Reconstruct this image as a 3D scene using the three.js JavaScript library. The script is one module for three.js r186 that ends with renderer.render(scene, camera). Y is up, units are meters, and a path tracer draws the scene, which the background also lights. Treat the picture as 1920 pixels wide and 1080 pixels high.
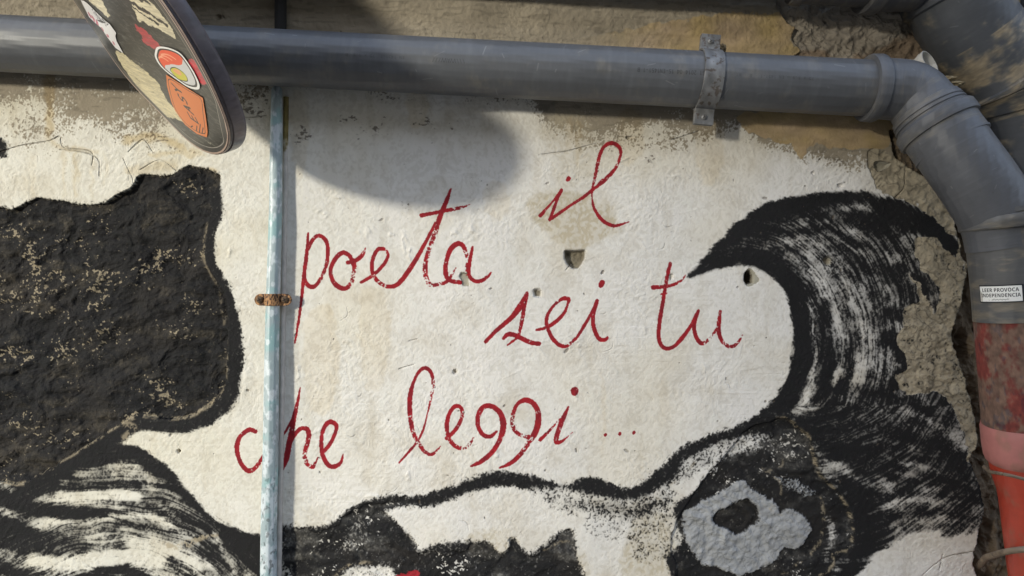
import * as THREE from 'three';
import { mergeGeometries, mergeVertices, toCreasedNormals } from 'three/addons/utils/BufferGeometryUtils.js';

// ------------------------------------------------------------------ camera, sky, sun, exposure
const K = 0.00072;             // metres per wall unit (one wall unit = one photograph pixel on the wall plane)
const D = 1300 * K;            // camera to wall
const EYE = 1.75;              // camera height above the ground
const camera = new THREE.PerspectiveCamera(2 * Math.atan(540 / 1300) * 180 / Math.PI, 16 / 9, 0.02, 200);
camera.position.set(0, EYE, D);
camera.lookAt(0, EYE, 0);
const scene = new THREE.Scene();
const SUN = new THREE.Vector3(-1.03, 0.235, 1).normalize();
function makeSky() {
  const w = 256, h = 128, a = new Float32Array(w * h * 4);
  for (let j = 0; j < h; j++) for (let i = 0; i < w; i++) {
    const el = ((j + 0.5) / h - 0.5) * Math.PI, az = ((i + 0.5) / w - 0.5) * 2 * Math.PI;
    const d = new THREE.Vector3(Math.cos(el) * Math.cos(az), Math.sin(el), Math.cos(el) * Math.sin(az));
    const t = Math.max(0, d.y), s = Math.max(0, d.dot(SUN));
    const k = Math.pow(1 - t, 2.2), g = 0.55 * Math.pow(s, 5) + 0.35 * Math.pow(s, 1.5);
    let r = 0.72 + 0.62 * k + g * 1.9, gr = 0.96 + 0.42 * k + g * 1.6, b = 1.40 - 0.10 * k + g * 1.2;
    if (d.y < 0) { const m = Math.min(1, -d.y * 12); r += (0.14 - r) * m; gr += (0.13 - gr) * m; b += (0.12 - b) * m; }
    const o = (j * w + i) * 4; a[o] = r; a[o + 1] = gr; a[o + 2] = b; a[o + 3] = 1;
  }
  const t = new THREE.DataTexture(a, w, h, THREE.RGBAFormat, THREE.FloatType);
  t.mapping = THREE.EquirectangularReflectionMapping; t.magFilter = THREE.LinearFilter; t.minFilter = THREE.LinearFilter; t.needsUpdate = true;
  return t;
}
scene.background = makeSky(); scene.environment = scene.background;
const sun = new THREE.DirectionalLight(0xfffaea, 3.3);
sun.position.copy(SUN).multiplyScalar(5).add(new THREE.Vector3(0, EYE, 0)); sun.target.position.set(0, EYE, 0);
sun.castShadow = true; sun.shadow.radius = 8.5; sun.shadow.mapSize.set(2048, 2048);
sun.shadow.camera.left = -2; sun.shadow.camera.right = 2; sun.shadow.camera.top = 2; sun.shadow.camera.bottom = -2; sun.shadow.camera.far = 12;
scene.add(sun, sun.target);
const renderer = new THREE.WebGLRenderer({ antialias: true });
renderer.toneMapping = THREE.LinearToneMapping; renderer.toneMappingExposure = 1.0;
renderer.shadowMap.enabled = true; renderer.shadowMap.type = THREE.PCFSoftShadowMap;

// ------------------------------------------------------------------ helpers
let SEED = 7; const rnd = () => { SEED = (SEED * 1664525 + 1013904223) >>> 0; return SEED / 4294967296; };
const clamp = (x, a = 0, b = 1) => x < a ? a : x > b ? b : x;
const ss = (a, b, x) => { const t = clamp((x - a) / (b - a)); return t * t * (3 - 2 * t); };
const mix = (a, b, t) => a + (b - a) * t;
function hash(ix, iy, s) { let h = Math.imul(ix, 374761393) ^ Math.imul(iy, 668265263) ^ Math.imul(s, 2147483647 - 1013); h = Math.imul(h ^ (h >>> 13), 1274126177); h ^= h >>> 16; return (h >>> 0) / 4294967296; }
function vn(x, y, s) {
  const ix = Math.floor(x), iy = Math.floor(y); let fx = x - ix, fy = y - iy; fx = fx * fx * (3 - 2 * fx); fy = fy * fy * (3 - 2 * fy);
  const a = hash(ix, iy, s), b = hash(ix + 1, iy, s), c = hash(ix, iy + 1, s), d = hash(ix + 1, iy + 1, s);
  return a + (b - a) * fx + (c - a) * fy + (a - b - c + d) * fx * fy;
}
function fbm(x, y, s, oct = 3) { let v = 0, a = 0.5, n = 0; for (let o = 0; o < oct; o++) { v += a * vn(x, y, s + o * 17); n += a; a *= 0.5; const t = x * 1.6 - y * 1.2 + 3.1; y = x * 1.2 + y * 1.6 + 1.7; x = t; } return v / n; }
const table = (t, x) => { for (let i = 1; i < t.length; i++) if (x < t[i][0]) { const u = clamp((x - t[i - 1][0]) / (t[i][0] - t[i - 1][0])); return mix(t[i - 1][1], t[i][1], u); } return t[t.length - 1][1]; };
function spline(pts, per = 8, closed = false) {       // catmull-rom through points [x, y, ...]
  const n = pts.length, out = [], g = (i) => closed ? pts[(i + n) % n] : pts[clamp(i, 0, n - 1)], last = closed ? n : n - 1;
  for (let i = 0; i < last; i++) for (let k = 0; k < per; k++) {
    const t = k / per, a = g(i - 1), b = g(i), c = g(i + 1), d = g(i + 2);
    out.push(b.map((_, q) => 0.5 * (2 * b[q] + (c[q] - a[q]) * t + (2 * a[q] - 5 * b[q] + 4 * c[q] - d[q]) * t * t + (3 * b[q] - a[q] - 3 * c[q] + d[q]) * t * t * t)));
  }
  if (!closed) out.push(pts[n - 1].slice());
  return out;
}
const used = new Map();
function numbered(name) { const n = used.get(name) ?? 0; used.set(name, n + 1); return n ? name + '_' + String(n).padStart(3, '0') : name; }
function thing(name, label, category, pos = [0, 0, 0], group) {
  const o = new THREE.Group(); o.name = numbered(name); o.position.set(...pos); o.userData = { label, category }; if (group) o.userData.group = group; scene.add(o); return o;
}
function part(name, geometry, material, parent, label) {   // geometry is given in world metres
  const m = new THREE.Mesh(geometry, material); m.name = numbered(name); m.castShadow = m.receiveShadow = true; if (label) m.userData.label = label;
  const w = new THREE.Vector3(); let p = parent; while (p && p !== scene) { w.add(p.position); p = p.parent; }
  geometry.translate(-w.x, -w.y, -w.z); parent.add(m); return m;
}
// wall units to world: X, Y as pixels of the wall plane, z units out of the wall
const at = (X, Y, z = 0) => new THREE.Vector3((X - 960) * K, EYE + (540 - Y) * K, z * K);
// the same for a point known by where one sees it from the camera and by its distance from the wall
const seen = (X, Y, z) => { const f = (1300 - z) / 1300; return new THREE.Vector3((X - 960) * K * f, EYE + (540 - Y) * K * f, z * K); };
// circle swept along a path; prof: [[position, radius], ...] with position 0..1 along the path or radius function
function sweep(path, prof, seg = 48, lengthSeg = 0, ref = new THREE.Vector3(0, 0, 1), caps = true) {
  const L = [0]; for (let i = 1; i < path.length; i++) L.push(L[i - 1] + path[i].distanceTo(path[i - 1]));
  const total = L[L.length - 1], rings = [];
  for (let i = 0; i < prof.length; i++) { rings.push(prof[i]); if (i + 1 < prof.length) { const n = lengthSeg ? Math.floor((prof[i + 1][0] - prof[i][0]) * total / (lengthSeg * K)) : 0; for (let k = 1; k < n; k++) { const t = k / n; rings.push([mix(prof[i][0], prof[i + 1][0], t), mix(prof[i][1], prof[i + 1][1], t)]); } } }
  const pos = [], uv = [], idx = [], P = new THREE.Vector3(), T = new THREE.Vector3();
  const point = (d) => { let i = 1; while (i < path.length - 1 && L[i] < d) i++; const t = (d - L[i - 1]) / (L[i] - L[i - 1]); P.lerpVectors(path[i - 1], path[i], t); };
  const tangent = (d) => { const e = total * 0.012, a = new THREE.Vector3(); point(Math.max(0, d - e)); a.copy(P); point(Math.min(total, d + e)); T.subVectors(P, a).normalize(); };
  rings.forEach(([t, r], k) => {
    const d = t * total; tangent(d); point(d);
    const N = ref.clone().addScaledVector(T, -ref.dot(T)).normalize(), B = new THREE.Vector3().crossVectors(T, N);
    for (let s = 0; s <= seg; s++) { const th = s / seg * 2 * Math.PI, c = -Math.cos(th) * r * K, q = Math.sin(th) * r * K; pos.push(P.x + N.x * c + B.x * q, P.y + N.y * c + B.y * q, P.z + N.z * c + B.z * q); uv.push(t, s / seg); }
    if (k) for (let s = 0; s < seg; s++) { const a = (k - 1) * (seg + 1) + s, b = a + seg + 1; idx.push(a, a + 1, b, b, a + 1, b + 1); }
  });
  if (caps) for (const end of [0, rings.length - 1]) { const c = pos.length / 3; const t = rings[end][0]; point(t * total); pos.push(P.x, P.y, P.z); uv.push(t, 0.5); for (let s = 0; s < seg; s++) { const a = end * (seg + 1) + s; end ? idx.push(c, a, a + 1) : idx.push(c, a + 1, a); } }
  const g = new THREE.BufferGeometry(); g.setAttribute('position', new THREE.Float32BufferAttribute(pos, 3)); g.setAttribute('uv', new THREE.Float32BufferAttribute(uv, 2)); g.setIndex(idx);
  return toCreasedNormals(g, 0.55);
}
const srgb = (t) => { t.colorSpace = THREE.SRGBColorSpace; t.anisotropy = 8; return t; };
function noiseCanvas(w, h, fn) { // per-pixel sRGB canvas
  const c = document.createElement('canvas'); c.width = w; c.height = h; const x = c.getContext('2d'), im = x.createImageData(w, h);
  for (let j = 0; j < h; j++) for (let i = 0; i < w; i++) { const p = fn(i, j), o = (j * w + i) * 4; im.data[o] = clamp(p[0], 0, 255); im.data[o + 1] = clamp(p[1], 0, 255); im.data[o + 2] = clamp(p[2], 0, 255); im.data[o + 3] = 255; }
  x.putImageData(im, 0, 0); return [c, x];
}

// ------------------------------------------------------------------ the wall: painted raster in wall units
const X0 = -140, Y0 = -105, WX = 2200, WY = 1290, TW = 2048, TH = 1200, SX = TW / WX, SY = TH / WY, NP = TW * TH;
function blur(a, r) { // three box passes
  r = Math.round(r * SX * 0.6); if (r < 1) return a; const b = new Float32Array(NP), w = 2 * r + 1;
  for (let pass = 0; pass < 2; pass++) {
    for (let j = 0; j < TH; j++) { let s = 0; const o = j * TW; for (let i = -r; i <= r; i++) s += a[o + clamp(i, 0, TW - 1)]; for (let i = 0; i < TW; i++) { b[o + i] = s / w; s += a[o + Math.min(TW - 1, i + r + 1)] - a[o + Math.max(0, i - r)]; } }
    for (let i = 0; i < TW; i++) { let s = 0; for (let j = -r; j <= r; j++) s += b[clamp(j, 0, TH - 1) * TW + i]; for (let j = 0; j < TH; j++) { a[j * TW + i] = s / w; s += b[Math.min(TH - 1, j + r + 1) * TW + i] - b[Math.max(0, j - r) * TW + i]; } }
  }
  return a;
}
const canvas = document.createElement('canvas'); canvas.width = TW; canvas.height = TH; const cx = canvas.getContext('2d', { willReadFrequently: true });
function mask(draw, soft = 0) {
  cx.setTransform(1, 0, 0, 1, 0, 0); cx.globalAlpha = 1; cx.fillStyle = '#000'; cx.fillRect(0, 0, TW, TH); cx.setTransform(SX, 0, 0, SY, -X0 * SX, -Y0 * SY);
  cx.fillStyle = '#fff'; cx.strokeStyle = '#fff'; cx.lineCap = 'round'; cx.lineJoin = 'round'; draw(cx);
  const d = cx.getImageData(0, 0, TW, TH).data, a = new Float32Array(NP); for (let i = 0; i < NP; i++) a[i] = d[i * 4] / 255; return blur(a, soft);
}
const grey = (v) => { const k = Math.round(clamp(v) * 255); return `rgb(${k},${k},${k})`; };
function poly(pts, v = 1, smooth = true) { cx.fillStyle = grey(v); cx.beginPath(); (smooth ? spline(pts, 6, true) : pts).forEach((p, i) => i ? cx.lineTo(p[0], p[1]) : cx.moveTo(p[0], p[1])); cx.closePath(); cx.fill(); }
function brush(pts, w, v = 1) { // pts [x, y, (width factor), (value factor)]
  const s = spline(pts.map((p) => [p[0], p[1], p[2] ?? 1, p[3] ?? 1]), 7);
  for (let i = 1; i < s.length; i++) { cx.strokeStyle = grey(v * (s[i][3] + s[i - 1][3]) / 2); cx.lineWidth = Math.max(0.6, w * (s[i][2] + s[i - 1][2]) / 2); cx.beginPath(); cx.moveTo(s[i - 1][0], s[i - 1][1]); cx.lineTo(s[i][0], s[i][1]); cx.stroke(); }
}
// --- outlines
const patchPts = [[-160, 415], [-40, 396], [0, 389], [22, 394], [45, 383], [75, 371], [110, 377], [150, 384], [190, 383], [215, 368], [250, 348], [262, 327], [300, 329], [322, 326], [345, 313], [366, 312], [395, 321], [414, 333], [402, 354], [393, 372], [396, 395], [388, 425], [384, 455], [386, 492], [400, 520], [420, 560], [426, 610], [424, 660], [423, 710], [412, 740], [390, 762], [362, 778], [330, 786], [290, 783], [250, 784], [213, 803], [180, 823], [140, 850], [100, 876], [62, 897], [40, 908], [0, 903], [-160, 898]];
const crevicePts = [[1803, 372], [1797, 400], [1794, 425], [1803, 450], [1806, 480], [1820, 500], [1812, 530], [1806, 560], [1797, 590], [1788, 620], [1790, 650], [1806, 690], [1816, 720], [1826, 760], [1834, 800], [1838, 835], [1822, 858], [1830, 885], [1842, 915], [1849, 955], [1842, 985], [1834, 1015], [1826, 1055], [1836, 1085], [1850, 1200], [2080, 1200], [2080, -110], [1790, -110], [1800, 200], [1700, 210], [1690, 240], [1668, 243], [1674, 268], [1678, 292], [1704, 312], [1752, 338], [1788, 360]];
const mortarPts = [[1492, 50], [1486, 70], [1497, 86], [1500, 98], [1486, 112], [1560, 116], [1640, 112], [1720, 110], [1810, 120], [1810, -110], [1440, -110], [1450, -20], [1470, 34]];
const eyePatchPts = [[1282, 955], [1268, 985], [1258, 1025], [1270, 1060], [1292, 1100], [1530, 1100], [1565, 1062], [1582, 1050], [1596, 1030], [1600, 1000], [1590, 955], [1570, 920], [1541, 895], [1526, 850], [1517, 822], [1500, 805], [1478, 786], [1440, 792], [1400, 806], [1368, 845], [1330, 888]];
const leftEyePts = [[536, 1000], [560, 990], [600, 1000], [650, 972], [690, 950], [712, 956], [742, 978], [766, 1002], [782, 1032], [790, 1120], [536, 1120]];
const hairPts = [[1292, 519], [1340, 472], [1400, 418], [1460, 388], [1540, 367], [1620, 364], [1690, 372], [1745, 398], [1790, 445], [1812, 520], [1800, 640], [1830, 780], [1840, 850], [1852, 960], [1830, 1000], [1750, 996], [1690, 1012], [1640, 1042], [1606, 1085], [1595, 1120], [1520, 1120], [1480, 900], [1300, 860], [1255, 886], [1296, 856], [1350, 830], [1402, 799], [1440, 772], [1470, 728], [1485, 650], [1485, 600], [1478, 562], [1462, 530], [1430, 507], [1390, 496], [1342, 502]];
const leftHairPts = [[-150, 905], [40, 905], [120, 868], [200, 840], [262, 840], [312, 874], [350, 922], [398, 972], [442, 998], [500, 1014], [500, 1120], [-150, 1120]];
const eyeball = [[210, 690], [300, 640], [420, 560], [520, 500], [600, 475], [650, 530], [740, 580], [800, 640], [840, 690], [880, 670], [960, 690], [1020, 760], [1000, 850], [940, 910], [850, 920], [770, 1000], [640, 1070], [500, 1060], [400, 1030], [310, 990], [290, 930], [230, 890]].map(([x, y]) => [1220 + x * 0.2963, 760 + y * 0.2963]);
const pupil = [[390, 710], [480, 650], [540, 612], [590, 600], [620, 600], [680, 670], [680, 740], [620, 800], [560, 835], [490, 790], [430, 760]].map(([x, y]) => [1220 + x * 0.2963, 760 + y * 0.2963]);
const lid = [[640, 420], [740, 450], [820, 450], [880, 440], [960, 490], [1060, 560], [1000, 575], [900, 550], [830, 510], [760, 470]].map(([x, y]) => [1220 + x * 0.2963, 760 + y * 0.2963]);
const lashPts = [[784, 1042], [830, 1036], [868, 1034], [888, 1020], [905, 1013], [920, 1020], [932, 1036], [950, 1036], [955, 1012], [963, 1008], [985, 1036], [1000, 1042], [1028, 1026], [1048, 1006], [1062, 992], [1076, 1000], [1080, 1040], [1078, 1120], [786, 1120]];
const holes = [ // outline, depth, filled colour 0 dark 1 mortar
  [[[1059, 470], [1078, 471], [1097, 469], [1096, 484], [1090, 495], [1084, 503], [1074, 503], [1064, 494], [1060, 484]], 16],
  [[[1000, 543], [1008, 542], [1015, 546], [1014, 557], [1002, 556]], 9],
  [[[1400, 510], [1407, 508], [1412, 518], [1411, 530], [1402, 532], [1397, 524]], 40],
  [[[861, 517], [866, 511], [876, 511], [881, 517], [878, 526], [880, 535], [868, 537], [866, 527]], 3],
  [[[1255, 515], [1262, 514], [1262, 522], [1257, 527]], 7],
  [[[1545, 486], [1553, 480], [1560, 486], [1558, 496], [1549, 497]], 8],
  [[[849, 694], [855, 693], [857, 700], [851, 702]], 8],
  [[[332, 844], [337, 843], [339, 848], [334, 850]], 10],
  [[[404, 28], [412, 27], [414, 33], [407, 36]], 9], [[[1172, 256], [1184, 255], [1190, 259], [1178, 262]], 6],
  [[[1640, 305], [1652, 302], [1670, 306], [1662, 316], [1648, 322]], 7], [[[1522, 322], [1527, 321], [1528, 326], [1523, 327]], 6], [[[1570, 345], [1580, 344], [1582, 351], [1574, 352]], 6],
];
// --- red handwriting, word by word: strokes [points, width]
const words = []; let word;
const tr = (ox, oy, s) => (pts, w) => word.strokes.push([pts.map(([x, y, f, d]) => [ox + x * s, oy + y * s, f ?? 1, d ?? 1]), w]);
const startWord = (label) => { word = { label, strokes: [] }; words.push(word); };
startWord('red handwritten word "poeta"'); { const S = tr(540, 340, 0.2963);
  S([[128, 330, .6], [120, 440], [100, 600], [85, 750, .8], [65, 900, .7], [45, 1022, .4]], 5.4);
  S([[126, 430], [160, 365], [200, 345], [240, 375, 1.1], [252, 430], [245, 520, 1, .7], [215, 600, 1, .62], [180, 655], [150, 668, 1.2], [115, 645, 1.1], [104, 590], [116, 490]], 5.6);
  S([[412, 525], [388, 470], [345, 452, 1.1], [300, 490, 1.1], [270, 560], [285, 630, 1.1], [325, 670, 1.2], [370, 675], [405, 630, 1, .6], [420, 560, 1, .55], [415, 500]], 6.2); S([[378, 514], [430, 500, 1.1], [470, 465, 1, .75], [490, 422, .3, .6]], 5.8);
  S([[462, 640, .8], [530, 600], [590, 545], [630, 480, .9], [625, 440, .7, .8]], 5.2); S([[606, 428], [570, 430], [540, 480], [530, 550], [550, 610, 1, .65], [600, 655, 1, .7], [650, 667], [700, 645, 1.2], [760, 570, 1.3], [830, 460, 1.1], [890, 350, .9], [932, 265, .7]], 5.8);
  S([[1030, 48, .4], [1000, 130], [960, 230, 1.2], [930, 330, 1.1, .58], [895, 430, 1.1, .5], [870, 530, 1.2, .55], [872, 600, 1.1, .6], [900, 655, 1, .5], [960, 650, .8, .6], [1010, 630, .8], [1062, 550, .3, .6]], 6.4); S([[845, 215, 1.2], [900, 205], [1000, 185], [1080, 170, .9, .65], [1150, 148, .3, .5]], 5.4);
  S([[1132, 470, 1, .6], [1110, 412], [1075, 395, 1.2], [1030, 430, 1.2], [1002, 510], [998, 580, 1.1], [1022, 625], [1090, 640]], 6.4); S([[1132, 460, 1, .5], [1136, 520, 1, .5], [1125, 590, 1, .55]], 5.4); S([[1168, 418, .7], [1148, 520], [1146, 590], [1175, 628], [1220, 630], [1260, 605, .9, .7], [1287, 575, .3, .6]], 5.6); }
startWord('red handwritten word "il"'); { const S = tr(980, 250, 0.176);
  S([[185, 878, 1.2], [230, 830], [300, 750, .6], [370, 670], [415, 605, 1.1]], 4.6); S([[415, 605], [370, 700, .9], [330, 810], [290, 920]], 4.8);
  S([[290, 918], [420, 830, .9], [520, 760, .8], [640, 685, .9], [740, 605, 1], [790, 565, .9, .8], [850, 515, 1.4, .85], [900, 470, 1.2, .75], [950, 420, 1.1, .8], [1010, 330, .9, .75], [1045, 220, .8], [1030, 150, 1.1], [980, 110, 1.2], [930, 105, 1.2], [870, 140], [830, 210], [805, 300], [785, 400], [765, 490, .8, .7], [745, 590, .6], [740, 690, .4, .7], [760, 790, .8], [810, 880], [880, 950, 1.1], [970, 985, 1], [1050, 970, .7], [1135, 942, .2, .7]], 5); S([[492, 480, 1.4], [474, 504, .6]], 5); }
startWord('red handwritten word "sei"'); { const S = tr(890, 470, 0.1852);
  S([[110, 920], [230, 800, 1.1], [370, 680, 1.3], [450, 580, 1.7], [500, 500, 1.5], [530, 420, .5]], 5.6); S([[528, 440], [500, 580], [480, 700, 1, .75], [455, 820, .8, .7], [430, 880, .7, .7], [330, 958, .4, .7]], 5.8); S([[290, 892, .7, .7], [330, 850, 1.1], [390, 850, 1.2], [480, 890, 1.2], [570, 930, 1.2], [652, 942, 1.1]], 5.8);
  S([[625, 803, .7], [720, 780], [820, 720, 1.2], [900, 640], [945, 540, .7], [952, 490, 1.2], [910, 482, 1.3], [850, 510, .9, .8], [790, 570, .8], [740, 650], [727, 730, 1.1], [748, 810, 1.1], [790, 890, 1.2], [850, 950, 1.2], [910, 968, 1.2, .85], [970, 940, .9, .8], [1020, 890, .7]], 5);
  S([[1020, 900, .8], [1080, 810], [1150, 690], [1200, 600], [1240, 505, 1.2]], 4.6); S([[1236, 530], [1205, 630, 1.1], [1200, 730, 1.2], [1220, 820, 1.2], [1260, 890, 1.2], [1310, 905, 1.1], [1345, 882, .7]], 5.2); S([[1292, 322], [1276, 352]], 8); }
startWord('red handwritten word "tu"'); { const S = tr(1200, 470, 0.1852);
  S([[305, 132], [280, 240, 1.1], [255, 370], [235, 500], [210, 640, 1.1], [190, 780, 1.1], [190, 890, 1.1], [215, 960, 1.1], [270, 990, 1.1], [340, 970], [420, 890, 1.2], [500, 780, 1, .8], [560, 680, 1], [592, 602, .5]], 5.4); S([[132, 372, 1.3], [220, 366, 1.1], [320, 350, .9, .75], [400, 310, .9, .6], [470, 243, .4, .55]], 5); S([[212, 440], [270, 433]], 2);
  S([[590, 610, .8], [552, 700, 1.2], [546, 790, 1.1], [570, 880, 1.1], [620, 938, 1.1, .8], [680, 910, .8, .6], [750, 830, .7, .6], [795, 740, .7, .6], [812, 605, .6, .6]], 5.6); S([[812, 610, .8, .6], [795, 750, 1.2, .72], [802, 850, 1.1, .7], [840, 930, 1, .6], [910, 970, 1, .65], [980, 940, .8, .5], [1035, 858, .3, .5]], 5.6); }
startWord('red handwritten word "che"'); { const S = tr(420, 710, 0.1852);
  S([[318, 535], [260, 517, 1.1], [200, 550], [150, 610], [130, 690, 1.2], [145, 790], [190, 880], [250, 930, 1.2], [310, 910, 1, .8], [370, 830, .9, .8], [430, 730, .6]], 6.2);
  S([[552, 616, .7], [620, 540], [680, 430], [720, 370]], 3.4); S([[772, 96, .2], [742, 250, .7], [712, 380], [690, 500, 1.1], [660, 650, 1.2], [632, 800, 1.2], [598, 912, .5]], 7); S([[660, 660], [720, 560, 1, .8], [780, 505], [840, 512, 1.2], [858, 570, 1.2], [840, 660, 1.1, .7], [815, 760, 1.1, .58], [832, 850, 1.1, .62], [890, 898, 1, .7], [920, 860, .6], [948, 798, .3]], 6.2);
  S([[1010, 735], [1060, 680], [1110, 590, .9], [1140, 490], [1110, 447, 1.2], [1060, 442, 1.2], [1012, 500, 1.1], [987, 600], [987, 720, 1.1], [1012, 810, 1.2], [1060, 880, 1.2], [1120, 890, 1.2], [1180, 850, .8], [1206, 768, .3]], 5.8); }
startWord('red handwritten word "leggi" with three dots'); { const S = tr(740, 670, 0.2038);
  S([[40, 970, .4], [130, 870, .7], [210, 770, .6], [265, 660, .6], [300, 520, .35], [335, 370, .8, .5], [352, 230, 1, .6], [332, 140, 1], [285, 100, 1.1], [230, 125], [180, 210, .8], [146, 330, 1.3], [136, 450, 1.4], [146, 570, 1.3, .75], [170, 690, 1.2, .75], [220, 790, 1.1, .65], [280, 870, 1, .65], [350, 890, .9, .7], [425, 815, .2, .6]], 5.4);
  S([[475, 747], [540, 690], [600, 600, 1, .75], [622, 510, 1, .65], [600, 458, 1, .8], [550, 456, 1.1], [502, 520], [480, 610, 1.2], [486, 700, 1, .75], [520, 780, 1.1, .75], [580, 830, 1.1, .75], [640, 835, .9, .6], [690, 800, .8, .5], [725, 740, .3, .6]], 5.6);
  S([[938, 685, .5], [880, 730, .9, .8], [820, 718, 1], [776, 660], [762, 580, 1.1], [788, 492, 1.2], [840, 448, 1.2], [910, 458, 1.2], [970, 512, 1.3], [998, 590, 1.5], [993, 680, 1.4], [958, 780, 1.1], [890, 880, 1.1], [800, 955, 1.1], [700, 1002, .4]], 6.4);
  S([[1245, 730, .9, .6], [1200, 732, .9, .55], [1120, 690, 1, .6], [1085, 620, 1, .6], [1090, 520, 1, .6], [1130, 430, .8], [1200, 394, 1.3], [1270, 420, 1.3], [1315, 490, 1.3], [1322, 590, 1.5], [1294, 690, 1.5], [1228, 790, 1.2, .7], [1160, 890, 1.1, .8], [1070, 972, 1], [965, 1018, .4]], 6.2);
  S([[1338, 760], [1420, 680, .8, .8], [1520, 565, .3, .6]], 5.4); S([[1599, 455, .4], [1550, 560, 1.2], [1510, 660, 1.2, .85], [1484, 768, 1.2], [1520, 780, .9], [1580, 740, .3], [1640, 685, .2, .6]], 6); S([[1656, 305, 1.2], [1652, 325, .9]], 10); for (const [x, y] of [[1937, 715], [2070, 705], [2200, 695]]) S([[x - 3, y + 6, .7], [x + 4, y - 6]], 4.6); }
const mRed = mask(() => words.forEach((w) => w.strokes.forEach(([p, wd]) => brush(p, wd * 1.2, 1))), 0);
const mPatch = mask(() => poly(patchPts), 3), mCrev = mask(() => poly(crevicePts, 1, false), 3), mMort = mask(() => poly(mortarPts), 3), mEyeP = mask(() => poly(eyePatchPts), 5), mLEye = mask(() => { poly(leftEyePts); poly(lashPts, .85); brush([[640, 985], [672, 960], [700, 948], [760, 939]], 16, .6); }, 6);
const mEyeball = mask(() => { poly(eyeball); poly(lid, .52); poly(pupil, 0); }, 6);
const mPupil = mask(() => poly(pupil), 2);
const mHole = mask(() => holes.forEach((h) => poly(h[0], clamp(h[1] / 40), false)), 1.2);
const mHoleRim = mask(() => { poly([[1398, 508], [1408, 503], [1420, 516], [1424, 525], [1418, 533], [1406, 537], [1396, 531]]); poly(holes[3][0]); poly(holes[5][0]); poly(holes[10][0]); }, 2);
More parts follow.
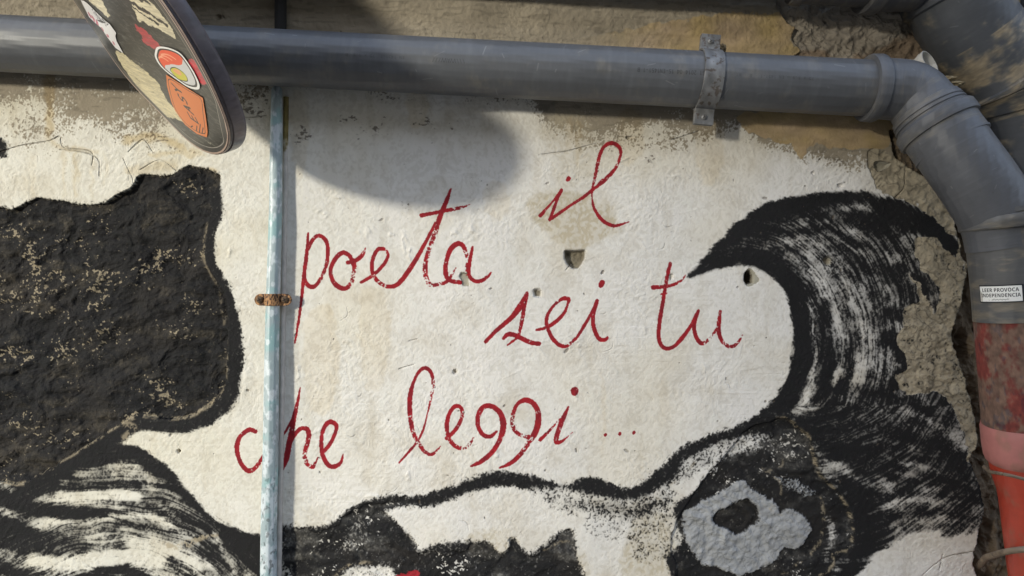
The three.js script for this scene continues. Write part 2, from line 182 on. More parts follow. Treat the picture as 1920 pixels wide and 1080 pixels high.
// --- black paint: coverage below 1 shows as a dry brush on the relief
const mBlack = mask(() => {
  poly(hairPts, .6);
  const flow = (A, B, n, lo, hi, w0, w1, al) => { const a = spline(A, 10), b = spline(B, 10); cx.globalAlpha = al; for (let k = 0; k < n; k++) { const f = .04 + .92 * rnd(), t0 = rnd() * .7, t1 = Math.min(1, t0 + .15 + rnd() * .45), pts = []; for (let m = 0; m <= 7; m++) { const t = mix(t0, t1, m / 7), p = a[Math.floor(t * (a.length - 1))], q = b[Math.floor(t * (b.length - 1))], g = f + (rnd() - .5) * .02; pts.push([mix(p[0], q[0], g), mix(p[1], q[1], g), Math.sin(Math.PI * (m + .6) / 8)]); } brush(pts, mix(w0, w1, rnd()), mix(lo, hi, rnd())); } cx.globalAlpha = 1; };
  flow([[1310, 512], [1392, 482], [1478, 525], [1506, 640], [1490, 720], [1440, 790]], [[1310, 505], [1440, 402], [1600, 372], [1760, 440], [1800, 640], [1640, 860]], 110, .25, .98, 4, 13, .55);
  poly([[1490, 790], [1545, 735], [1600, 715], [1650, 790], [1690, 850], [1700, 950], [1660, 1000], [1610, 1045], [1590, 930], [1540, 840]], .98);
  poly([[1640, 800], [1700, 790], [1780, 830], [1820, 900], [1845, 960], [1800, 985], [1700, 970], [1640, 930]], .74);
  poly([[1600, 660], [1700, 760], [1760, 760], [1800, 820], [1720, 820], [1640, 760]], .62);
  brush([[1294, 519, .1], [1345, 472, .8], [1410, 416, 1.2], [1470, 388, 1.2], [1560, 372, 1], [1640, 370, .7, .8]], 26, 1);
  brush([[1294, 519, .2], [1340, 490, 1], [1392, 482, 1], [1440, 492, 1.2], [1478, 525, 1.2], [1500, 575, 1.1], [1506, 640, 1.1], [1496, 700, 1.1], [1472, 750, 1.2], [1430, 795, 1.3], [1390, 815, 1.2]], 31, 1);
  brush([[1340, 488], [1400, 455], [1470, 440], [1540, 428], [1600, 425, 1, .8]], 13, .82);
  brush([[1470, 470], [1540, 470, 1, .9], [1590, 500, 1, .75]], 14, .66);
  brush([[1515, 560, .8], [1527, 640], [1522, 710], [1500, 770]], 9, .33);
  brush([[1545, 570, .7], [1554, 650], [1543, 725], [1515, 790]], 22, .95);
  brush([[1560, 560, .6], [1576, 640], [1566, 720]], 9, .3);
  brush([[1650, 388, .8], [1700, 408, 1.2], [1745, 428, 1.1], [1786, 462, .8]], 36, .97);
  brush([[1600, 408], [1640, 420, 1.2], [1655, 432]], 26, .97); brush([[1570, 440], [1610, 455], [1650, 470]], 14, .75);
  brush([[1650, 500], [1668, 520], [1690, 505]], 26, .8); brush([[1690, 545], [1710, 560], [1740, 540]], 26, .72); brush([[1660, 585], [1690, 590]], 17, .9); brush([[1675, 640, .7], [1690, 660, 1], [1700, 690, .8], [1680, 720]], 24, .95); brush([[1655, 640], [1672, 625]], 14, .95);
  brush([[1560, 620], [1590, 720], [1570, 790]], 20, .6); brush([[1620, 610], [1615, 680], [1600, 740]], 24, .36); brush([[1635, 1000], [1700, 935], [1780, 910]], 6, .45); brush([[1690, 860], [1760, 850]], 16, .95); brush([[1740, 740], [1780, 790], [1800, 850]], 30, .6);
  poly([[1600, 1130], [1618, 1076], [1652, 1040], [1700, 1018], [1760, 1006], [1812, 1008], [1840, 1030], [1840, 1130]], .0);
  brush([[1770, 1005], [1810, 990], [1835, 985]], 14, .55);
  flow([[1500, 770], [1590, 716], [1680, 730], [1760, 770], [1836, 850]], [[1545, 880], [1620, 960], [1700, 985], [1780, 985], [1850, 975]], 90, .35, .97, 5, 16, .6);
  flow([[1640, 1046], [1690, 1012], [1750, 996], [1832, 1000]], [[1600, 960], [1690, 930], [1770, 930], [1846, 950]], 40, .2, .95, 4, 10, .6);
  poly([[1600, 1130], [1618, 1078], [1652, 1044], [1700, 1022], [1760, 1010], [1812, 1012], [1840, 1034], [1840, 1130]], .0);
  // eye and brow
  poly(eyePatchPts, .97); brush([[1235, 905], [1262, 868], [1310, 836], [1355, 820], [1400, 806], [1450, 792]], 20, 1);
  brush([[1246, 902], [1300, 872], [1350, 846], [1400, 832], [1436, 832]], 34, .42); brush([[1440, 838], [1475, 850], [1500, 870]], 20, .72);
  brush([[1545, 965, .5], [1562, 985], [1562, 1020], [1548, 1050]], 15, .5);
  brush([[1580, 1085], [1605, 1050], [1614, 1000], [1604, 950], [1582, 915]], 22, 1); brush([[1286, 945], [1268, 985], [1256, 1030], [1270, 1080]], 22, 1); brush([[1270, 955], [1310, 930], [1360, 898], [1400, 890], [1440, 905], [1470, 930]], 18, 1);
  brush([[536, 1000, 1.2], [566, 1003, 1.1], [604, 1000], [640, 985], [672, 960, 1.1], [700, 948, .9], [730, 942, .9], [770, 939, .6], [806, 937, .9], [850, 922, .8], [890, 908], [940, 899, 1.1], [990, 904, 1], [1030, 914, .9], [1062, 923, .9], [1090, 914, 1.1], [1120, 912, 1.2], [1155, 926, 1], [1190, 926, .9], [1225, 905, 1], [1262, 875, 1]], 25, 1);
  poly(leftEyePts, .93); poly([[655, 985], [690, 968], [690, 1010], [665, 1030], [640, 1030]], .62); poly([[618, 1120], [640, 1076], [670, 1062], [720, 1062], [752, 1090], [760, 1120]], .22);
  poly(lashPts, .95); brush([[790, 1040], [830, 1028], [880, 1024]], 20, .7); brush([[1000, 1044], [1040, 1015], [1064, 1000]], 14, .8);
  brush([[1000, 922, .4], [1060, 938], [1120, 950], [1190, 956], [1250, 936]], 44, .3); brush([[1060, 940, .5], [1120, 950], [1190, 955], [1246, 936]], 24, .46); brush([[1110, 985, .6], [1190, 1000], [1250, 985]], 46, .24); brush([[1200, 1040, .7], [1240, 1030], [1262, 1010]], 40, .26);
  // hair at the lower left
  poly(leftHairPts, .46); flow([[20, 930], [120, 880], [230, 862], [320, 910], [400, 1000], [490, 1040]], [[-60, 1040], [60, 1080], [160, 1075], [250, 1060], [340, 1080], [420, 1110]], 90, .05, .9, 4, 13, .5); poly(patchPts, .97);
  brush([[40, 920], [110, 886], [160, 862], [210, 851], [256, 852, .9], [302, 882, .9], [344, 932], [392, 986, 1.1], [440, 1010, 1.3], [500, 1026, 1.4]], 30, 1);
  brush([[412, 575], [432, 600], [440, 640], [437, 700], [426, 748], [396, 778], [340, 796], [292, 793], [250, 796], [215, 818], [160, 850], [100, 888], [50, 914]], 30, 1); brush([[396, 330, .3], [408, 352, .4], [404, 380, .9], [408, 392, .8], [398, 420, .8], [392, 460, .8], [396, 500, .9], [416, 540, 1.2], [432, 590, 1]], 26, 1);
  brush([[-60, 905], [10, 935, 1.2], [70, 955, 1.1], [140, 962], [200, 962, .8], [250, 972, .5, .8]], 24, .98); brush([[80, 905], [130, 918], [190, 915, 1, .85], [260, 912, .8, .8]], 14, .85); brush([[110, 930], [180, 928], [260, 930]], 14, .06); brush([[150, 893], [220, 882], [290, 912]], 26, .45); brush([[130, 903], [200, 905], [262, 912]], 12, .8);
  brush([[300, 905, .5], [350, 960], [400, 1010], [440, 1060]], 34, .66); poly([[372, 975], [440, 1005], [500, 1025], [500, 1090], [440, 1040], [400, 1010]], .98); brush([[350, 1000], [400, 1045], [450, 1090]], 26, .75); brush([[400, 1000], [420, 1030], [440, 1070]], 12, .4);
  brush([[-60, 960], [20, 985], [60, 1000, .9], [120, 1005, .6, .8], [220, 994, .5, .8]], 22, .95); brush([[-20, 1000], [30, 1018], [90, 1030, .8]], 34, .9); brush([[60, 1035], [120, 1020], [170, 1015]], 26, .72); brush([[140, 1000], [220, 1010], [300, 1000], [360, 1020]], 28, .5);
  brush([[75, 977, .7], [150, 977], [230, 968], [300, 974], [366, 1008, .5]], 6, .0); brush([[60, 1052], [140, 1058], [220, 1045], [300, 1050]], 26, .1); brush([[250, 1020], [320, 1030], [370, 1060]], 26, .22); brush([[-40, 1050], [20, 1072], [60, 1095]], 22, .95); brush([[120, 1096, .6], [180, 1074], [235, 1071], [290, 1092, .6]], 14, .95);
  brush([[-60, 250], [-10, 270, 1.1], [4, 290, .4]], 30, .9);
}, 8);
const mOchre = mask(() => { poly([[1060, 84], [1150, 60], [1260, 40], [1400, 22], [1478, 30], [1492, 58], [1484, 72], [1496, 88], [1480, 116], [1060, 120]]); poly([[1392, 214], [1500, 208], [1664, 225], [1664, 276], [1640, 284], [1600, 280], [1560, 278], [1530, 268], [1500, 296], [1486, 272], [1440, 262], [1404, 246]]); }, 3);
const mBrownUp = mask(() => { poly([[1484, 110], [1500, 95], [1540, 92], [1560, 112]]); poly([[1600, 112], [1660, 84], [1740, 60], [1800, 130], [1700, 130]]); }, 4);
const mTan = mask(() => { poly([[985, 378], [1040, 352], [1100, 368], [1150, 385], [1166, 436], [1130, 452], [1096, 466], [1060, 465], [1030, 440], [1000, 420]], .9, false); poly([[1184, 985], [1240, 965], [1262, 1000], [1256, 1090], [1170, 1090]], .75); poly([[1110, 930], [1190, 940], [1240, 920], [1240, 950], [1180, 966], [1120, 955]], .5); poly([[860, 1030], [905, 996], [960, 1000], [960, 1050]], .6); poly([[1085, 1030], [1110, 1070], [1100, 1100], [1080, 1100]], .55); poly([[1020, 226], [1100, 222], [1110, 330], [1050, 345], [1030, 300]], .35); }, 7);
const mBare = mask(() => { brush(crevicePts.slice(0, 17), 16, 1); poly([[1630, 282], [1690, 296], [1760, 344], [1800, 385], [1800, 440], [1778, 436], [1740, 398], [1700, 378], [1656, 362], [1634, 330]]); poly([[1716, 452], [1756, 446], [1772, 468], [1806, 500], [1806, 620], [1780, 640], [1752, 620], [1764, 540], [1728, 505]]); poly([[1684, 628], [1740, 606], [1786, 640], [1806, 690], [1838, 835], [1822, 858], [1806, 812], [1786, 760], [1756, 734], [1704, 742], [1676, 706], [1700, 690]]); poly([[1700, 500], [1730, 540], [1756, 600], [1700, 620], [1690, 580], [1720, 560]], .6); }, 3);
const mStain = mask(() => { brush([[92, 140, 1.4], [96, 190, 1], [92, 240, .8], [86, 262, .3]], 16, .75); for (const [x, y0, y1, w, v] of [[118, 285, 372, 7, .35], [142, 282, 368, 9, .45], [172, 288, 372, 6, .35], [196, 290, 350, 7, .3], [60, 290, 380, 12, .2], [1084, 222, 312, 6, .55], [1070, 222, 280, 14, .3], [700, 560, 720, 60, .25], [600, 600, 760, 70, .3], [560, 180, 330, 30, .25], [1180, 220, 300, 50, .35], [780, 180, 230, 40, .4], [1330, 240, 330, 60, .3], [1130, 700, 860, 5, .35], [930, 360, 400, 50, .3]]) brush([[x, y0, .8], [x + 2, (y0 + y1) / 2], [x, y1, .5]], w, v); brush([[238, 262], [280, 255], [330, 268], [360, 290]], 16, .8); brush([[280, 292], [330, 286], [380, 290]], 10, .6); brush([[390, 316], [404, 318]], 8, .8); brush([[86, 258], [120, 278], [180, 284]], 8, .5); brush([[240, 318], [330, 306]], 16, .4); }, 4);
const mRims = mask(() => { brush([[1455, 785, .6], [1478, 785], [1500, 805, .8], [1517, 822], [1526, 850, 1.3], [1541, 895, .8], [1570, 920], [1590, 955], [1600, 1000], [1592, 1034, .8], [1566, 1040, 1.4], [1564, 1062], [1530, 1090]], 3, 1); brush([[1540, 935], [1548, 975, 1.4], [1540, 1015], [1515, 1050, 1.2], [1470, 1078]], 4, .75); brush([[1430, 880], [1465, 905], [1466, 935]], 3, .7); brush([[1440, 884], [1466, 876], [1468, 862]], 3, .6); brush([[424, 640, .4], [424, 700], [410, 742, 1.6], [362, 778, 1.5], [330, 786], [290, 781, 1.2], [250, 784, 1.3], [213, 803, 1.2], [140, 852], [62, 897, 1.2], [40, 908, 1.5], [0, 903]], 4, .9); brush([[388, 420], [380, 470, 1.6], [386, 500], [408, 555], [416, 610]], 3.4, .5); brush([[620, 1090], [640, 1068], [668, 1057], [700, 1056]], 3.4, .9); brush([[1304, 870], [1256, 912]], 4, .5); brush([[1420, 934], [1450, 956, 1.5], [1465, 968]], 7, .7); brush([[306, 1020], [340, 1024, 1.6], [380, 1006], [410, 1004, .3]], 9, .9); brush([[234, 796], [250, 804], [236, 820]], 14, .7); brush([[1020, 1032], [1046, 1020], [1066, 1016]], 4, .6); }, 1.2);
const mRaise = mask(() => { for (const [x, y, w, l] of [[612, 404, 7, 5], [600, 396, 5, 3], [690, 440, 6, 26], [736, 440, 9, 4], [758, 452, 4, 34], [766, 470, 4, 24], [851, 438, 8, 6], [884, 428, 5, 9], [672, 436, 5, 4], [1080, 745, 3, 10], [928, 850, 9, 8], [766, 890, 5, 18], [1084, 640, 4, 12], [640, 370, 18, 5], [1210, 620, 4, 8], [700, 930, 18, 3], [820, 930, 14, 3], [1320, 690, 3, 10], [1190, 300, 40, 3], [1260, 330, 50, 3], [560, 700, 3, 20], [650, 640, 14, 3], [430, 470, 3, 16], [460, 700, 4, 12]]) for (let k = 0; k < 5; k++) { cx.fillStyle = grey(.5 + .5 * rnd()); cx.beginPath(); cx.ellipse(x + (rnd() - .5) * w * 1.4, y + (rnd() - .5) * l * 1.4, .8 + w * .4 * rnd(), .8 + l * .4 * rnd(), rnd() - .5, 0, 6.3); cx.fill(); } for (let k = 0; k < 46; k++) { const x = 520 + rnd() * 900, y = 230 + rnd() * 640, a = -.5 + rnd() * .7 + (rnd() < .25 ? 1.3 : 0), l = 14 + rnd() * 60; brush([[x, y, .3], [x + Math.cos(a) * l / 2, y + Math.sin(a) * l / 2 + rnd() * 3], [x + Math.cos(a) * l, y + Math.sin(a) * l, .3]], 1.6, .3 + .4 * rnd()); } }, 1);
const mCrack = mask(() => { const c = (p, w = 1.6, v = 1) => brush(p, w, v); c([[1010, 290, .4], [1040, 286], [1068, 282], [1090, 276], [1120, 268, .3]]); c([[0, 284], [40, 272], [90, 264], [112, 256, 1.4], [120, 276], [170, 284], [172, 310]]); c([[240, 285, .6], [256, 270, 2], [270, 262], [286, 284]]); c([[112, 280], [160, 286], [184, 300], [186, 330]]); c([[1700, 310], [1697, 348], [1680, 372]], 2); c([[1062, 506], [1072, 492]], 1.6); c([[1730, 1080, .4], [1775, 1045], [1840, 1034]], 2); c([[1768, 1040], [1762, 1070]], 2); c([[766, 640], [782, 636]], 1.2); c([[748, 692], [776, 684]], 1.8, .8); c([[262, 318], [300, 300, .5], [330, 320]]); c([[1260, 262], [1310, 246]], 1.4); c([[230, 296], [246, 330], [250, 346]], 1.2); c([[430, 214], [462, 220], [500, 216]], 1.6, .8); for (let i = 0; i < 26; i++) { const x = rnd() * 1900, y = rnd() * 1000, a = rnd() * 3.1, l = 4 + rnd() * 12; c([[x, y, .4], [x + Math.cos(a) * l, y + Math.sin(a) * l], [x + Math.cos(a + .5) * l * 1.8, y + Math.sin(a + .5) * l * 1.8, .3]], 1.1, .6); } }, 0);
const mChip = mask(() => { for (let i = 0; i < 190; i++) { const x = rnd() * 1800, y = 20 + Math.pow(rnd(), 1.3) * 1000, r = 0.8 + rnd() * rnd() * 3; cx.fillStyle = grey(.6 + .4 * rnd()); cx.beginPath(); cx.ellipse(x, y, r * (.7 + rnd()), r * .7, rnd() * 3, 0, 6.3); cx.fill(); } }, 0);
const mFlake = mask(() => { for (const [x, y, a, b] of [[655, 222, 26, 14], [705, 236, 46, 20], [785, 234, 30, 20], [850, 232, 40, 12], [560, 250, 26, 26], [900, 342, 26, 12], [470, 205, 40, 30], [470, 180, 50, 20], [760, 190, 60, 10], [560, 362, 14, 10], [760, 395, 10, 30], [1000, 230, 20, 10], [1180, 260, 30, 8], [1100, 330, 30, 16], [1560, 300, 30, 14], [420, 240, 40, 20], [300, 260, 40, 20], [1205, 300, 30, 20]]) { cx.fillStyle = '#fff'; cx.beginPath(); cx.ellipse(x, y, a, b, 0, 0, 6.3); cx.fill(); } }, 14);

const hgt = new Float32Array(NP), rgb = new Uint8Array(NP * 4), rgh = new Uint8Array(NP * 4);
const enc = new Uint8Array(4097); for (let i = 0; i <= 4096; i++) { const v = i / 4096; enc[i] = Math.round(255 * (v <= 0.0031308 ? v * 12.92 : 1.055 * Math.pow(v, 1 / 2.4) - 0.055)); }
const topEdge = [[-140, 150], [470, 150], [540, 118], [980, 140], [1040, 206], [1400, 222], [1500, 262], [1640, 292], [1720, 320], [2060, 330]], topSoft = [[-140, 125], [400, 105], [480, 60], [540, 40], [1000, 60], [1200, 60], [1500, 40], [2060, 40]];
for (let j = 0; j < TH; j++) for (let i = 0; i < TW; i++) {
  const o = j * TW + i, X = X0 + i / SX, Y = Y0 + j / SY;
  // relief of the plaster, 0..1: orange peel with a slight lean
  const u = X * 0.82 + Y * 0.57, v = -X * 0.57 + Y * 0.82, wx = (vn(X / 26, Y / 26, 5) - .5) * 12;
  const lean = vn(X / 210, Y / 210, 9);
  const p1 = vn((u + wx) / 5.6, v / mix(5, 8, lean), 1), p2 = vn((u * .8 - v * .6 + wx) / 3.1, (u * .6 + v * .8) / 4.2, 2), p3 = vn((X * .77 + Y * .64) / 2.1, (Y * .77 - X * .64) / 2.1, 3), p4 = vn(X / 17, Y / 13 + wx * .05, 4);
  const G = clamp((p1 * .42 + p2 * .3 + p3 * .1 + p4 * .18 - .5) * 1.75 + .5);
  const N = clamp((p3 * .46 + p2 * .3 + p1 * .14 + vn(u / 2.2, v / 5, 6) * .28 - .59) * 1.8 + .5);   // what a dry brush catches
  const broad = fbm(X / 150, Y / 150, 21, 3), mid = fbm(X / 46, Y / 40, 31, 3), fine = fbm(X / 9, Y / 9, 41, 3);
  // ragged edges for the outlines
  const rx = (fbm(X / 14, Y / 14, 51, 3) - .5) * 16, ry = (fbm(X / 14, Y / 14, 61, 3) - .5) * 16;
  const ii = clamp(Math.round(i + rx * SX), 0, TW - 1), jj = clamp(Math.round(j + ry * SY), 0, TH - 1), q = jj * TW + ii;
  const i2 = clamp(Math.round(i + rx * .35), 0, TW - 1), j2 = clamp(Math.round(j + ry * .35), 0, TH - 1), q2 = j2 * TW + i2;
  const patch = ss(.4, .6, mPatch[q2]), crev = ss(.35, .65, mCrev[q2]), mort = ss(.4, .6, mMort[q2]), eyeP = ss(.3, .7, mEyeP[q2]), leye = ss(.3, .7, mLEye[q]), hole = mHole[o], rimH = ss(.4, .6, mHoleRim[q2]), bare = ss(.4, .6, mBare[q]);
  const rough = fbm(X / 30 + mid * 2, Y / 22, 71, 5), ridge = 1 - Math.abs(2 * fbm(X / 24, Y / 24, 81, 4) - 1);
  // height in wall units
  const relief = mix(.3, 1.5, ss(.3, .75, fbm(X / 110, Y / 80, 93, 3)));
  let h = (broad - .5) * 7 + (mid - .5) * 1.3 + (G - .5) * .72 * relief + (N - .5) * .35 + (vn(X / 40, Y / 3.2, 96) - .5) * .5 * ss(.55, .8, lean);
  const topBand = 1 - ss(60, 190, Y); h += topBand * ((fine - .5) * 2.6 + (vn(X / 60, Y / 12, 97) - .5) * 3);
  h = mix(h, -9 + (rough - .5) * 15 + (fbm(X / 80, Y / 52, 291, 3) - .5) * 16 + (ridge - .7) * 4 + (fine - .5) * 1.3 + (N - .5) * .5, patch);
  h = mix(h, -8 + (rough - .5) * 20 + (ridge - .7) * 8 + (fine - .5) * 5, mort);
  h = mix(h, -3.5 + (rough - .5) * 10 + (fine - .5) * 2.6 + (ridge - .7) * 3, leye * .9);
  h = mix(h, -6 + (rough - .5) * 9 + (fine - .5) * 2, eyeP);
  const ball = ss(.3, .7, (N - .5) * .45 + mEyeball[clamp(Math.round(j + ry * .8), 0, TH - 1) * TW + clamp(Math.round(i + rx * .8), 0, TW - 1)]); h -= mPupil[q2] * 3; h += ball * (3 + (ridge - .6) * 3 + (fbm(X / 14, Y / 14, 88, 3) - .5) * 4.4 + (fine - .5) * 2.2);
  h = mix(h, h - 1.5 + (rough - .5) * 9 + (fine - .5) * 5 + (ridge - .7) * 4, bare);
  const stones = fbm(X / 34, Y / 60, 101, 4), upper = ss(420, 330, Y);
  h = mix(h, mix(-74, -22, upper) + (stones - .5) * 56 + (ridge - .7) * 14 + (fine - .5) * 4, crev);
  const chip = mChip[o] * (1 - patch) * (1 - crev), crack = mCrack[o] * (1 - patch);
  h += mRaise[o] * 2.2 * (1 - patch); h -= chip * 2.2 + crack * 2.6; h -= hole * 40 * (1 + (fine - .5) * .4) * (hole > .05 ? 1 : 0); h -= rimH * 2;
  hgt[o] = h;
  // ---- colour, linear
  const warm = ss(.3, .8, fbm(X / 170, Y / 140, 111, 3)), leftness = ss(900, 200, X);
  let r = .700 - .02 * warm, g = .675 - .035 * warm, b = .63 - .07 * warm - .035 * leftness;
  const dirt = ss(.5, .85, fbm(X / 75, Y / 60, 121, 4)) * .8 + ss(.55, .8, fbm(X / 24, Y / 110, 123, 3)) * .5; r *= 1 - .13 * dirt; g *= 1 - .155 * dirt; b *= 1 - .2 * dirt;
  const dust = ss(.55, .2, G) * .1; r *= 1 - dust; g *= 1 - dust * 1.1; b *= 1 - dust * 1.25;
  // bare tan plaster at the top, white brushed over it
  const tn = fbm(X / 70, Y / 50, 131, 4), tv = .8 + .4 * tn; let tr_ = .285 * tv, tg = .245 * tv, tb = .185 * tv;
  if (X > 540 && X < 1040 && Y > 110) { tr_ *= .9; tg *= .92; tb *= .98; }
  const line = ss(.62, .8, vn(X / 20, Y / 4 + wx * .1, 133)) * .2; tr_ *= 1 - line; tg *= 1 - line; tb *= 1 - line;
  const t = (Y - table(topEdge, X)) / table(topSoft, X) + (fbm(X / 55, Y / 40, 141, 3) - .5) * 1.5 + (lean - .5) * .3;
  const aw = ss(N * .7 + G * .3 - .2, N * .7 + G * .3 + .2, t); r = mix(tr_, r, aw); g = mix(tg, g, aw); b = mix(tb, b, aw);
  const oc = ss(.35 + .3 * (fine - .5), .65 + .3 * (fine - .5), mOchre[q]) * mix(.75, 1, tn) * (X < 1300 && Y < 130 ? ss(1040, 1330, X) : 1); const ov = tv * (.72 + .5 * fbm(X / 26, Y / 12, 251, 3)); r = mix(r, .39 * ov, oc); g = mix(g, .285 * ov, oc); b = mix(b, mix(.11, .19, fbm(X / 40, Y / 30, 253, 2)) * ov, oc);
  const ta = mTan[q] * (.55 + .5 * ss(.7, .3, G)); r = mix(r, .47, ta); g = mix(g, .41, ta); b = mix(b, .30, ta);
  const st = mStain[q] * (.5 + .6 * mid); r = mix(r, r * .80, st); g = mix(g, g * .66, st); b = mix(b, b * .42, st);
  const bm = mBrownUp[q]; if (mort > 0) { const mv = .7 + .6 * rough; r = mix(r, mix(.27, .20, bm) * mv, mort); g = mix(g, mix(.235, .15, bm) * mv, mort); b = mix(b, mix(.19, .105, bm) * mv, mort); }
  const bv = (.55 + .75 * fbm(X / 26, Y / 22, 151, 4)) * (1 - .4 * ss(.93, .985, 1 - Math.abs(2 * fbm(X / 34, Y / 30, 153, 3) - 1))) * (.88 + .24 * fine); r = mix(r, .36 * bv, bare); g = mix(g, .31 * bv, bare); b = mix(b, .225 * bv, bare);
  if (patch > 0) { r = mix(r, .30 * bv, patch); g = mix(g, .25 * bv, patch); b = mix(b, .17 * bv, patch); }
  // black paint over it
  let cov = mBlack[q2] * 1.12 - .03 + ((mid - .5) * .3 + (fbm(X / 24, Y / 18, 261, 3) - .5) * .34) * ss(.97, .6, mBlack[q2]) * ss(.02, .2, mBlack[q2]); if (bare > 0) cov *= 1 - bare * (.94 - .4 * ss(.58, .7, fbm(X / 16, Y / 16, 281, 3)));
  let NB = N * .8 + G * .2;
  { // strokes of the brush: streaks that follow the curl of the hair
    const wv = (fbm(X / 70, Y / 70, 271, 2) - .5) * 60; let ax, ay, fl = 0; if (X > 1280) { ax = X - 1372 + wv * .3; ay = Y - 640; fl = 1; if (Y > 760 && X < 1480) { fl = 0; } if (Y > 760) { ax = X - 1500; ay = (Y - 560) * .9 + wv * .4; } } else if (X < 500 && Y > 800) { ax = X - 205; ay = (Y - 1320) + wv * .5; fl = 1; }
    if (fl) { const rho = Math.hypot(ax, ay), arc = Math.atan2(ay, ax) * 230, S = clamp((vn(rho / 2.3, arc / 30, 273) * .42 + vn(rho / 4.6, arc / 62, 275) * .34 + vn(rho / 1.7, arc / 9, 277) * .24 - .5) * 2.1 + .5); NB = mix(NB, S, .54 * (1 - bare)); } } let ab = cov <= 0.02 ? 0 : ss(NB - .3, NB + .3, cov); ab += (1 - ab) * .74 * ss(.15, .9, cov);
  const pup = mPupil[q2]; const ex = Math.max(patch, leye * .9, eyeP * .75);
  if (ex > 0) { const cl = fbm(X / 60, Y / 44, 161, 3), sp = vn((X * .8 + Y * .6) / 2.7, (Y * .8 - X * .6) / 2.2, 163) * .5 + vn((X * .92 - Y * .4) / 6.4, (Y * .92 + X * .4) / 4.6, 165) * .5; const speck = ss(.74, .82, sp + (cl - .60) * 1.0) * (pup > .5 ? 0 : 1); const dusty = ss(.5, .76, fbm(X / 60 + mid * 2, Y / 26, 171, 4)) * .22 * ss(.4, .85, ridge) * (.3 + 1.1 * N); ab *= 1 - ex * clamp(speck * .92 + dusty * .5); }
  const kb = .0115 * (.8 + .5 * mid), brown = ex * ss(.45, .75, fbm(X / 90, Y / 70, 181, 3)) * .0045;
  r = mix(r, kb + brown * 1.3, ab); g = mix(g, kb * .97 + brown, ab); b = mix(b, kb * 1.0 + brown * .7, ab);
  // the eye, rims of broken plaster, holes
  if (ball > 0) { const ev = (.56 + .40 * fbm(X / 13, Y / 13, 191, 3)) * (1 - .3 * ss(.95, .99, 1 - Math.abs(2 * fbm(X / 30, Y / 26, 193, 3) - 1))); r = mix(r, .40 * ev, ball * .96); g = mix(g, .405 * ev, ball * .96); b = mix(b, .408 * ev, ball * .96); }
  const rim = mRims[q2] * ss(.42, .62, fbm(X / 13, Y / 11, 211, 3) * .75 + N * .3); r = mix(r, .36, rim * .85); g = mix(g, .30, rim * .85); b = mix(b, .205, rim * .85);
  if (rimH > 0) { r = mix(r, .36, rimH); g = mix(g, .335, rimH); b = mix(b, .27, rimH); }
  if (hole > .1) { const k = ss(.1, .25, hole); r = mix(r, .22, k); g = mix(g, .19, k); b = mix(b, .14, k); }
  if (crev > 0) { const cv = .3 + 1.1 * stones; r = mix(r, .17 * cv, crev); g = mix(g, .128 * cv, crev); b = mix(b, .085 * cv, crev); }
  const flake = ss(.62, .72, fbm(X / 5.5, Y / 3.6, 221, 3) * .7 + vn(X / 16, Y / 12, 223) * .3 + (mFlake[o] - .8) * .3) * (1 - patch) * (1 - ab) * ss(.1, .4, mFlake[o]); const ck = clamp(chip * .8 + crack * .55 * ss(.3, .6, fine + N * .2) * ss(.42, .6, fbm(X / 16, Y / 16, 231, 2)) + flake * .8) * (1 - crev); r = mix(r, .10, ck); g = mix(g, .08, ck); b = mix(b, .06, ck);
  // red lettering
  let red = mRed[o] * mix(.86, 1.06, ss(.3, .6, fbm(X / 17, Y / 17, 241, 3))); if (red > .04) { const a = ss(N * .95 - .13, N * .95 + .13, red * 1.1); const vd = .55 + .75 * fbm(X / 10, Y / 10, 243, 3); r = mix(r, .285 * vd, a); g = mix(g, .014, a); b = mix(b, .020, a); }
  if (X > 730 && X < 806 && Y > 1040) { const a = ss(.5, .6, fbm(X / 11, Y / 8, 201, 3) + .34 - .5 * Math.hypot((X - 768 + (Y - 1076) * .4) / 24, (Y - 1080) / 13)) * .9; r = mix(r, .36, a); g = mix(g, .02, a); b = mix(b, .03, a); }
  rgb[o * 4] = enc[clamp(Math.round(r * 4096), 0, 4096)]; rgb[o * 4 + 1] = enc[clamp(Math.round(g * 4096), 0, 4096)]; rgb[o * 4 + 2] = enc[clamp(Math.round(b * 4096), 0, 4096)]; rgb[o * 4 + 3] = 255;
  const ro = Math.round(255 * clamp(.95 - .12 * ab - .1 * red)); rgh[o * 4] = rgh[o * 4 + 1] = rgh[o * 4 + 2] = ro; rgh[o * 4 + 3] = 255;
}
// displaced grid
const CX = 880, CY = 516, gp = new Float32Array((CX + 1) * (CY + 1));
const texH = (X, Y) => { let s = 0; const i = (X - X0) * SX - .5, j = (Y - Y0) * SY - .5; const a = Math.floor(i), b = Math.floor(j); for (const [p, q, w] of [[0, 0, (1 - i + a) * (1 - j + b)], [1, 0, (i - a) * (1 - j + b)], [0, 1, (1 - i + a) * (j - b)], [1, 1, (i - a) * (j - b)]]) s += w * hgt[clamp(b + q, 0, TH - 1) * TW + clamp(a + p, 0, TW - 1)]; return s; };
for (let j = 0; j <= CY; j++) for (let i = 0; i <= CX; i++) { const X = X0 + WX * i / CX, Y = Y0 + WY * j / CY; gp[j * (CX + 1) + i] = (2 * texH(X, Y) + texH(X - .9, Y) + texH(X + .9, Y) + texH(X, Y - .9) + texH(X, Y + .9)) / 6; }
const gridH = (X, Y) => { const x = clamp((X - X0) / WX * CX, 0, CX - .001), y = clamp((Y - Y0) / WY * CY, 0, CY - .001), i = Math.floor(x), j = Math.floor(y), fx = x - i, fy = y - j, o = j * (CX + 1) + i; return mix(mix(gp[o], gp[o + 1], fx), mix(gp[o + CX + 1], gp[o + CX + 2], fx), fy); };
